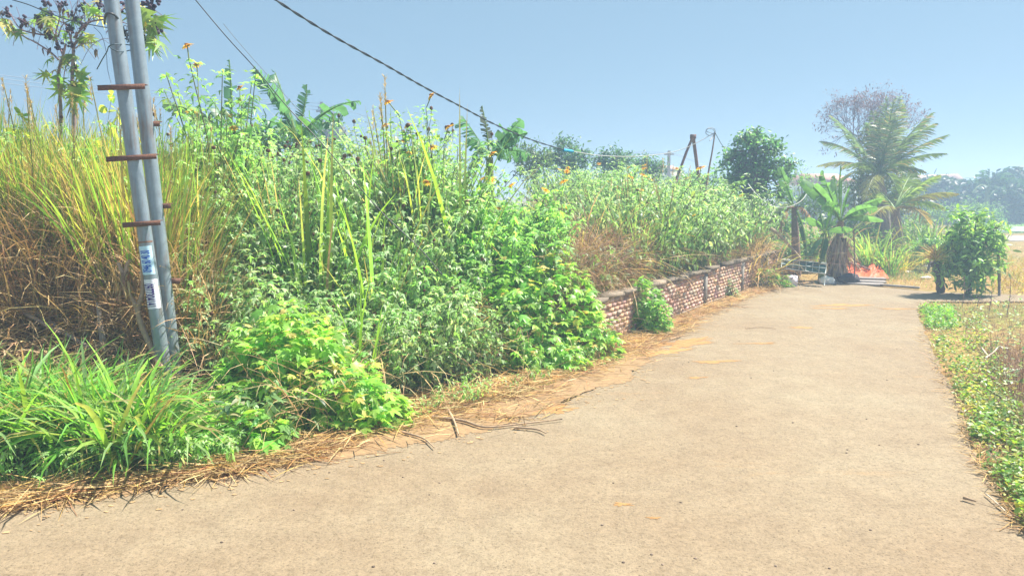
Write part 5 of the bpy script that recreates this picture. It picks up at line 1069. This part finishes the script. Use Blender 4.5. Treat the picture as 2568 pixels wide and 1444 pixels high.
# grass fountains beyond the tarp
def gtuft(px, yt, Y, seed, label, wf=.7, pal=((GB, (.16, .32, .06), YG), (3, 3, 1)), n=80, dry=.1, W=.03):
    o = make_grass('grass_fountain', label, 'grass', seed, n=n, W=W, spread=.2, curl=(.4, 2.0), pal=pal, dry=dry, el=(55, 88)); return plant(o, px, yt, Y, wf=wf)
gtuft(2195, 565, 14.8, 801, 'big bright green grass clump arching behind the orange tarp', .8, n=120)
gtuft(2235, 600, 14.5, 802, 'lower green grass clump right of the big arching one', .9)
gtuft(2150, 600, 15.2, 803, 'green grass clump between the thatch and the big arching clump', .8)
gtuft(2290, 560, 16.5, 804, 'tall grass clump behind the yellow bush right of the palm trunk', .6)
gtuft(2330, 545, 16.8, 805, 'bright tall grass clump left of the corner bush', .7)
gtuft(2355, 560, 17.5, 806, 'yellowish grass clump behind the cycad', .7, ((YG, GB, ST), (3, 2, 1)))
gtuft(2268, 618, 15, 807, 'small yellow flowering tussock on the dry yard', 1.1, ((YE, YG, (.5, .4, .05)), (3, 2, 2)), 60, .2, .016)
gtuft(2095, 545, 16.8, 808, 'green grass clump seen through the banana leaves', .9)
gtuft(2040, 560, 16.0, 809, 'green grass clump between the two banana stems', .9)
def midbush(px, py, rpx, Y, seed, label, pal=([(.15, .30, .08), (.20, .35, .09), (.11, .23, .08)], (3, 2, 2)), n=150):
    return tree('wild_bush', label, px, py+rpx, Y, [(px, py, 0, rpx), (px-rpx*.7, py+rpx*.3, .2, rpx*.7), (px+rpx*.7, py+rpx*.25, -.2, rpx*.7), (px, py+rpx*.8, 0, rpx*.9)], n, 7, .10, pal, seed, .03, LANCE, .08, cat='bush')
midbush(2030, 500, 45, 20, 811, 'pale green bush behind the drooping banana plant')
midbush(1965, 560, 40, 17, 812, 'bright leafy bush behind the brown banana stem at the wall end')
midbush(2110, 560, 42, 19, 813, 'green bush behind the tall front banana plant')
midbush(2170, 585, 36, 18.5, 814, 'dark green bush under the palm behind the grass clump')
midbush(2290, 580, 36, 18.2, 815, 'green bush right of the short palm trunk')
midbush(2330, 610, 28, 15.5, 816, 'light green low bush left of the cycad')
midbush(2300, 548, 32, 25, 824, 'green bush in the middle distance right of the palm trunks')
midbush(2372, 532, 32, 28, 825, 'green bush in the middle distance behind the yellow grass clump')
midbush(2430, 515, 30, 31, 826, 'green bush rising behind the top of the corner bush')
midbush(2492, 528, 28, 33, 827, 'green bush at the far field edge right of the corner bush')
midbush(2030, 610, 34, 15.3, 821, 'dark green bush in the gap between the two banana stems')
midbush(1970, 630, 30, 15.0, 822, 'leafy bush close behind the wall end under the banana stalk')
midbush(2160, 625, 26, 16.0, 823, 'green bush low behind the stake and the tarp')
midbush(2010, 440, 30, 24, 817, 'sparse bush below the far concrete pole', n=60)
midbush(2080, 470, 34, 24, 818, 'sparse bush with dark round leaves in front of the orange roof', n=60)
midbush(1790, 455, 34, 19, 819, 'green bush behind the thin bamboo pole')
midbush(1735, 450, 26, 19.5, 820, 'green bush at the foot of the leaning posts')
# small dark trees behind the crest
PD = ([(.08, .18, .09), (.11, .22, .09), (.06, .14, .08)], (3, 2, 2))
tree('crest_tree', 'dark green tree behind the crest just left of the blue cable joint', 1425, 520, 19, [(1425, 385, 0, 40), (1385, 395, .1, 30), (1460, 395, 0, 28), (1410, 360, 0, 18), (1425, 420, 0, 46)], 260, 8, .11, PD, 721, .07, LANCE, .09)
tree('crest_tree', 'dark low tree under the pale rope, second from the blue cable joint', 1540, 520, 20, [(1540, 395, 0, 34), (1505, 400, 0, 24), (1575, 405, 0, 24), (1535, 425, 0, 40)], 220, 8, .11, PD, 722, .07, LANCE, .09)
tree('crest_tree', 'small dark tree right of the low tree under the rope', 1625, 530, 21, [(1620, 410, 0, 24), (1650, 415, 0, 22), (1600, 415, 0, 20), (1630, 435, 0, 30)], 150, 8, .11, PD, 723, .06, LANCE, .09)
tree('crest_tree', 'pale bushy tree behind the central banana plant', 1340, 520, 17, [(1330, 390, 0, 34), (1300, 380, 0, 24), (1365, 395, 0, 24), (1330, 420, 0, 40)], 190, 8, .10, ([(.12, .2, .09), (.09, .16, .08)], (1, 1)), 724, .06, LANCE, .09)
tree('hazy_tree', 'faint violet grey rounded tree far behind the ragged banana leaves', 832, 420, 38, [(832, 330, 0, 24), (820, 345, 0, 18), (846, 345, 0, 18)], 150, 8, .2, ([(.16, .17, .22), (.19, .18, .22)], (1, 1)), 725, .15, OVAL, .2, z0=0)
tree('crest_tree', 'broad leaved bush on the crest behind the larger ragged banana', 700, 460, 12.5, [(690, 350, 0, 40), (640, 340, 0, 34), (760, 350, 0, 34), (830, 370, 0, 34)], 220, 7, .11, PT, 726, .05, LANCE, .09)
# ================================================================== far side: houses, tree line, hill, field
M_ROOF = col_material('clay_roof', .85, 0, 6, .2); M_WALL = col_material('plaster', .9, 0, 3, .12)
def house(label, x0, x1, yr, ye, Y, wallc, roofc, gable=False):
    a, b = P(x0, ye, Y), P(x1, ye, Y); zt = P(x0, yr, Y)[2]; off = np.array([(a[0]+b[0])/2, Y, 0]); o = thing('house', label, 'house', off); D = 7; w = b[0]-a[0]; ez = a[2]
    g = Geo(); box(g, (off[0], Y+D/2, ez/2), (w*.94, D*.94, ez-.02), wallc); g.obj('wall', M_WALL, o, off)
    g = Geo()
    if gable: V = [(a[0], Y, ez), (b[0], Y, ez), (b[0], Y+D, ez), (a[0], Y+D, ez), (off[0], Y, zt), (off[0], Y+D, zt)]; F = [np.array([[0, 4, 5, 3], [1, 2, 5, 4], [0, 3, 2, 1]]), np.array([[0, 1, 4], [3, 5, 2]])]
    else: V = [(a[0], Y, ez), (b[0], Y, ez), (b[0], Y+D, ez), (a[0], Y+D, ez), (a[0]+.1*w, Y+D/2, zt), (b[0]-.1*w, Y+D/2, zt)]; F = [np.array([[0, 1, 5, 4], [2, 3, 4, 5], [0, 3, 2, 1]]), np.array([[1, 2, 5], [3, 0, 4]])]
    g.add(V, F, roofc); g.obj('roof', M_ROOF, o, off)
    for u in (.25, .62):
        g = Geo(); box(g, (a[0]+u*w, Y+D*.03-.02, ez*.6), (w*.13, .06, ez*.4), (.10, .12, .14)); g.obj('window', M_GLASS, o, off)
    return o
house('house with an orange tiled roof partly hidden behind the tall palm', 2062, 2182, 432, 462, 38, (.45, .55, .55), (.55, .27, .2))
house('far house with a pale orange gable roof above the tree line at right', 2372, 2428, 436, 456, 62, (.7, .6, .52), (.6, .36, .26), True)
house('pale house glimpsed behind the crest vegetation left of the leaning posts', 1668, 1720, 410, 430, 46, (.6, .55, .5), (.5, .3, .24))
PF = ([(.028, .075, .05), (.05, .11, .06), (.018, .05, .04)], (3, 2, 3))
r = np.random.default_rng(60)
specs = [(2318, 478, 26), (2356, 470, 26), (2398, 480, 28), (2432, 478, 26), (2470, 482, 30), (2512, 470, 34), (2556, 455, 34), (2600, 460, 40), (2282, 490, 20), (2545, 500, 34), (2490, 510, 34), (2440, 512, 28), (2390, 515, 30), (2345, 515, 24)]
lbl = ['leftmost far tree, just right of the palms', 'dark far tree below and left of the gable roof', 'far tree right under the gable roof', 'far tree between the gable roof and the far bananas', 'pale green far tree under the far bananas', 'far tree right of the far bananas', 'tall far tree at the right frame edge', 'far tree cut off by the right frame edge', 'small far tree touching the short palm', 'low dark far tree in the hedge line at the right edge', 'low dark far tree in the hedge behind the bush top', 'low far tree in the hedge left of the bush top', 'low far tree behind the yellow grass', 'lowest far tree behind the short palm fronds']
for i, (px, py, rp) in enumerate(specs):
    Y = 40 + (i % 4)*1.5 if i < 9 else 38+i % 3
    tree('far_tree', lbl[i], px, 556, Y, [(px, py, 0, rp), (px-rp*.6, py+rp*.5, .3, rp*.7), (px+rp*.6, py+rp*.5, 0, rp*.7), (px, py+rp*1.1, 0, rp*.95), (px-rp*.4, 530, 0, 24), (px+rp*.5, 535, 0, 22)], 330, 8, .36, PF, 730+i, .12, OVAL, .2, z0=0)
for i, (px, py, lab) in enumerate([(2478, 470, 'far banana plant with ragged dark fronds above the tree line'), (2520, 480, 'second far banana plant, lower and right of the ragged one')]):
    cx = P(px, py, 38)
    banana(lab, [cx[0], 38, 0], cx, [tip(px-30, py-18, 38, bow=(0, 0, .2)), tip(px-18, py-42, 38, bow=(-.03, 0, .05)), tip(px+4, py-46, 38, bow=(.03, 0, .05)), tip(px+24, py-34, 38, bow=(0, 0, .12)), tip(px+44, py-18, 38, bow=(0, 0, .2)), tip(px-40, py+14, 37, bow=(0, 0, .3)), tip(px+46, py+12, 37, bow=(0, 0, .3))], .42, 90+i, .2, (.05, .12, .07), tear=.6)
g = Geo(); n = 60; t = np.linspace(0, 1, n); xs = np.linspace(60, 330, n); Yh = 190
prof = 4.5*np.exp(-((t-.28)/.13)**2)+6*np.exp(-((t-.6)/.25)**2)+.5*np.sin(t*21)+.5
V = []; 
for q, (dy, hf) in enumerate([(-60, 0), (-30, .55), (0, 1), (40, .5), (80, 0)]):
    for i in range(n): V.append((xs[i], Yh+dy, max(-.1, 1.6+prof[i]*hf*1.15-1.7*(1-hf))))
i = (np.arange(4)[:, None]*n+np.arange(n-1)[None]).ravel(); g.add(V, np.stack([i, i+1, i+n+1, i+n], -1), (.10, .17, .14)); tag(g.obj('hills', M_CONC, smooth=True), kind='structure')
# field beyond the corner: green strip, pale plastic, dry grass
r = np.random.default_rng(70)
def field_patch(name, px0, px1, y0, y1, z, col):
    q = [G(px0, y0), G(px1, y0), G(px1, y1), G(px0, y1)]; pl_ = dense(np.array([p[:2] for p in q+[q[0]]]), .4, .08, 3)[:-1]
    import bmesh
    o = sheet(name, pl_, z, M_DIRT); at = o.data.color_attributes.new('Col', 'FLOAT_COLOR', 'POINT'); at.data.foreach_set('color', np.tile([*col, 1], len(o.data.vertices)).astype(np.float32)); return o
field_patch('green_field', 2440, 2900, 560, 584, .004, (.20, .32, .08)); field_patch('bare_field', 2460, 2900, 590, 604, .004, (.30, .25, .22))
for i, (px, py, w, lab) in enumerate([(2540, 581, .9, 'long pale plastic sheet lying in the green field'), (2562, 575, .4, 'short pale plastic scrap beyond the long sheet')]):
    lump('plastic_sheet', lab, 'plastic sheet', G(px, py), (w, .45, .07), (.7, .7, .72), 30+i, M_PLAS, .25)
g = Geo()
def fgrass(g, n, pxr, pyr, L, W, pal, seed, keep=None, el=(.3, 1.4)):
    r = np.random.default_rng(seed); px = r.uniform(*pxr, n); py = r.uniform(*pyr, n); xy = np.array([G(a, b)[:2] for a, b in zip(px, py)]); base = np.concatenate([xy, np.zeros((n, 1))-.005], 1)
    s, _ = bank_sd(xy[:, 0], xy[:, 1]); m = s < 0
    if keep is not None: m &= keep(px, py)
    base = base[m]; k = len(base); c = pick(r, k, *pal); blades(g, base, r.uniform(0, 6.28, k), r.uniform(*L, k), r.uniform(*W, k), r.uniform(*el, k), r.uniform(.3, 1.6, k), c, c, m=3, r=r)
DRYP = ([(.48, .35, .14), ST, (.40, .36, .12), YG], (3, 2, 2, 1))
fgrass(g, 3200, (2215, 2620), (612, 724), (.05, .16), (.006, .012), DRYP, 81, lambda px, py: py < np.interp(px, [2200, 2330, 2450, 2620], [716, 726, 734, 738]))
fgrass(g, 900, (2490, 2640), (650, 735), (.1, .28), (.008, .016), ([(.55, .44, .07), YE, YG], (3, 2, 1)), 82)
fgrass(g, 500, (2225, 2320), (670, 705), (.06, .14), (.006, .012), ([(.16, .28, .07), YG], (3, 1)), 83)
fgrass(g, 700, (2440, 2640), (560, 585), (.1, .25), (.02, .04), ([(.16, .30, .07), GB], (3, 1)), 84)
tag(g.obj('field_grass', M_DRY), 'short dry yellow grass of the yard and field beyond the side road', kind='stuff')
for i, (px, py, w, lab) in enumerate([(2328, 668, .05, 'white scrap of litter just left of the cycad'), (2320, 698, .07, 'flat white litter on the dry yard'), (2275, 683, .06, 'pale litter right of the tarp')]):
    lump('litter_scrap', lab, 'litter', G(px, py), (w*1.8, w, w*.35), (.75, .73, .7), 40+i, M_PLAS, .35)
# ================================================================== right verge
VER = [(2306, 772, 2700, 765), (2335, 860, 2760, 860), (2380, 950, 2800, 950), (2425, 1040, 2850, 1040), (2445, 1120, 2900, 1120), (2515, 1230, 2950, 1230), (2580, 1340, 3000, 1340)]
def vpts(r, n, lo=0., hi=1., t0=0, t1=1):
    a = np.array([[p[0], p[1]] for p in VER], float); b = np.array([[p[2], p[3]] for p in VER], float)
    t = r.uniform(t0, t1, n)*(len(a)-1); i = np.minimum(t.astype(int), len(a)-2); f = (t-i)[:, None]; pa = a[i]*(1-f)+a[i+1]*f; pb = b[i]*(1-f)+b[i+1]*f; u = r.uniform(lo, hi, n)
    q = pa+(pb-pa)*u[:, None]; return np.array([G(*p)[:2] for p in q]), q, u, t
def vleaf(g, n, seed, lo, hi, size, lift, pal, t0=0, t1=1, tm=OVAL, per=5):
    r = np.random.default_rng(seed); xy, q, u, t = vpts(r, n, lo, hi, t0, t1); cl = vnoise(xy[:, 0], xy[:, 1], 2.4, seed); m = cl > -.25+r.normal(0, .2, n); xy = xy[m]; k = len(xy)
    b = np.repeat(np.concatenate([xy, r.uniform(*lift, (k, 1))], 1), per, 0)+r.normal(0, .022, (k*per, 3)); b[:, 2] = np.maximum(b[:, 2], .012); kk = k*per
    leaves(g, tm, b, r.uniform(0, 6.28, kk), r.normal(-.05, .4, kk), r.normal(0, .4, kk), r.uniform(*size, kk), np.repeat(pick(r, k, *pal), per, 0)*(1+r.normal(0, .14, (kk, 1))))
g = Geo(); CP = ([(.19, .33, .04), (.13, .25, .05), YG, (.28, .3, .06)], (3, 3, 2, 1))
vleaf(g, 1700, 91, .0, .36, (.018, .042), (.012, .08), CP, 0, 1); vleaf(g, 700, 92, .0, .9, (.018, .042), (.02, .10), CP, .5, 1); vleaf(g, 420, 93, .0, .2, (.02, .04), (.012, .07), ([(.16, .38, .03), GB], (3, 1)), .0, .10); vleaf(g, 500, 94, .3, 1, (.025, .05), (.05, .2), ([GG, (.2, .26, .1)], (2, 1)), 0, .6)
tag(g.obj('creeping_weeds', M_LEAF), 'creeping yellow green weeds on the right verge', kind='stuff')
def vgrass(g, n, seed, lo, hi, L, W, pal, t0=0, t1=1, el=(.2, 1.5), lift=.0):
    r = np.random.default_rng(seed); xy, q, u, t = vpts(r, n, lo, hi, t0, t1); c = pick(r, n, *pal); blades(g, np.concatenate([xy, np.zeros((n, 1))+lift], 1), r.uniform(0, 6.28, n), r.uniform(*L, n), r.uniform(*W, n), r.uniform(*el, n), r.normal(.4, .6, n), c, c*.95, m=3, r=r)
g = Geo(); BP = ([PU, BR, (.32, .22, .19), ST], (4, 2, 3, 1))
vgrass(g, 5600, 95, .28, 1, (.08, .30), (.003, .006), BP, .2, .62); vgrass(g, 2200, 100, .2, 1, (.03, .12), (.003, .006), BP, 0, .2); vgrass(g, 4200, 96, .05, 1, (.06, .2), (.003, .006), BP, .3, 1, (-.1, .9)); vgrass(g, 300, 97, 0, .6, (.03, .10), (.002, .005), ([PU, ST, BR], (2, 2, 1)), 0, .09); vgrass(g, 1500, 98, -.06, .12, (.05, .18), (.003, .006), ([(.5, .33, .14), ST, BR], (2, 2, 1)), .1, 1, (-.1, .3), .02)
r = np.random.default_rng(88); q = np.array([G(a, b)[:2] for a, b in zip(r.uniform(2300, 2700, 1500), r.uniform(757, 772, 1500))]); c = pick(r, 1500, [ST, (.5, .36, .16), BR]); blades(g, np.concatenate([q, np.zeros((1500, 1))], 1), r.uniform(0, 6.28, 1500), r.uniform(.02, .07, 1500), .005, r.uniform(0, 1.4, 1500), .5, c, m=3, r=r)
tag(g.obj('dry_brush', M_DRY), 'dry brown brush on the right verge', kind='stuff')
for i, (px, py, h, lab) in enumerate([(2412, 770, .42, 'tall curled dry stalk at the far corner of the right verge'), (2480, 780, .35, 'thin dead stem right of the curled stalk'), (2525, 790, .5, 'dark dead stem at the right edge of the verge'), (2450, 775, .3, 'short dead stem between two taller ones on the verge')]):
    b0 = G(px, py); g = Geo(); rr_ = np.random.default_rng(i); pth = smooth_path([b0, b0+[.02, 0, h*.5], b0+[rr_.normal(0, .05), 0, h]], 4); tube(g, pth, np.linspace(.006, .003, 9), 5, (.24, .17, .15))
    for k in range(9): e = pth[rr_.integers(3, 9)]; d = rr_.normal(0, .05, 3); tube(g, [e, e+d, e+d*1.3-[0, 0, .03]], .002, 4, (.26, .19, .16), cap=False)
    tag(g.obj('dried_weed', M_WOOD), lab, 'weed')
for i, (p, lab) in enumerate([([(2470, 915), (2490, 900), (2505, 885), (2515, 893)], 'bleached forked twig lying on the verge weeds, upper one'), ([(2515, 955), (2540, 948), (2556, 944)], 'bleached twig lying at the right edge of the verge'), ([(2460, 888), (2472, 905), (2480, 912)], 'short bleached twig beside the upper forked one'), ([(2470, 1245), (2490, 1262), (2520, 1290)], 'thin bare twig on the road at the lower right')]):
    g = Geo(); pts = np.array([np.append(G(*q)[:2], .07 if i < 3 else .02) for q in p]); tube(g, smooth_path(pts, 4), .008 if i < 3 else .004, 5, (.5, .42, .34)); tag(g.obj('twig', M_WOOD), lab, 'twig')
# loose grit on the road
r = np.random.default_rng(99); g = Geo()
for _ in range(70):
    px, py = r.uniform(100, 2500), r.uniform(780, 1440)
    q = G(px, py); s, _b = bank_sd(np.array([q[0]]), np.array([q[1]]))
    if s[0] > -.25 or px > np.interp(py, [780, 950, 1120, 1340, 1440], [2290, 2370, 2430, 2570, 2600]): continue
    ball(g, q+[0, 0, .006], r.uniform(.002, .007), np.array([.12, .09, .07])*r.uniform(.6, 2.2), r, (1.3, 1, .6))
tag(g.obj('road_gravel', M_BARK), 'loose dark grit scattered on the road', kind='stuff')
# ------------------------------------------------------------------ light, sky, haze, camera
SUN = nrm(np.array([.80, .34, 1.35]))
def lights():
    w = bpy.data.worlds.new('World'); SC.world = w; w.use_nodes = True; nt = w.node_tree
    bg = nt.nodes['Background']; sky = nt.nodes.new('ShaderNodeTexSky'); sky.sky_type = 'NISHITA'; sky.sun_disc = False
    el = math.asin(SUN[2]); sky.sun_elevation = el; sky.sun_rotation = math.atan2(SUN[0], SUN[1])
    sky.air_density = .8; sky.dust_density = .0; sky.ozone_density = 1.2; sky.altitude = 2500
    tn = nt.nodes.new('ShaderNodeVectorMath'); tn.operation = 'MULTIPLY'; tn.inputs[1].default_value = (.82, 1.19, 1.45)
    gm = nt.nodes.new('ShaderNodeGamma'); gm.inputs[1].default_value = .2; nt.links.new(sky.outputs[0], gm.inputs[0]); nt.links.new(gm.outputs[0], tn.inputs[0]); nt.links.new(tn.outputs[0], bg.inputs[0]); bg.inputs[1].default_value = .121
    l = bpy.data.lights.new('sun', 'SUN'); l.energy = 4.5; l.angle = math.radians(.6); l.color = (1, .93, .81)
    o = bpy.data.objects.new('sun', l); COL.objects.link(o); o.location = (8, 10, 20)
    o.rotation_euler = Vector(-SUN).to_track_quat('-Z', 'Y').to_euler()
lights()
def haze():
    g = Geo(); box(g, (0, 590, 2.6), (1900, 1900, 7.4), (1, 1, 1))
    m, nt, out = mat_new('haze'); v = N(nt, 'ShaderNodeVolumePrincipled'); v.inputs['Color'].default_value = (.44, .62, .88, 1); v.inputs['Density'].default_value = .0105; v.inputs['Anisotropy'].default_value = .3
    nt.links.new(v.outputs[0], out.inputs['Volume'])
    tag(g.obj('haze', m), kind='stuff')
haze()
cam = bpy.data.cameras.new('camera'); co = bpy.data.objects.new('camera', cam); COL.objects.link(co)
co.location = (0, 0, H); co.rotation_euler = (PI/2-TH, 0, 0); cam.sensor_width = 36; cam.lens = 36*FPX/2568; cam.clip_end = 5000; cam.clip_start = .05
SC.camera = co
vs = SC.view_settings; vs.view_transform = 'Standard'; vs.look = 'None'; vs.exposure = 1.58; vs.gamma = 1
SC.cycles.max_bounces = 12; SC.cycles.diffuse_bounces = 10; SC.cycles.transmission_bounces = 12; SC.cycles.transparent_max_bounces = 16; SC.cycles.volume_bounces = 1
SC.cycles.use_denoising = True
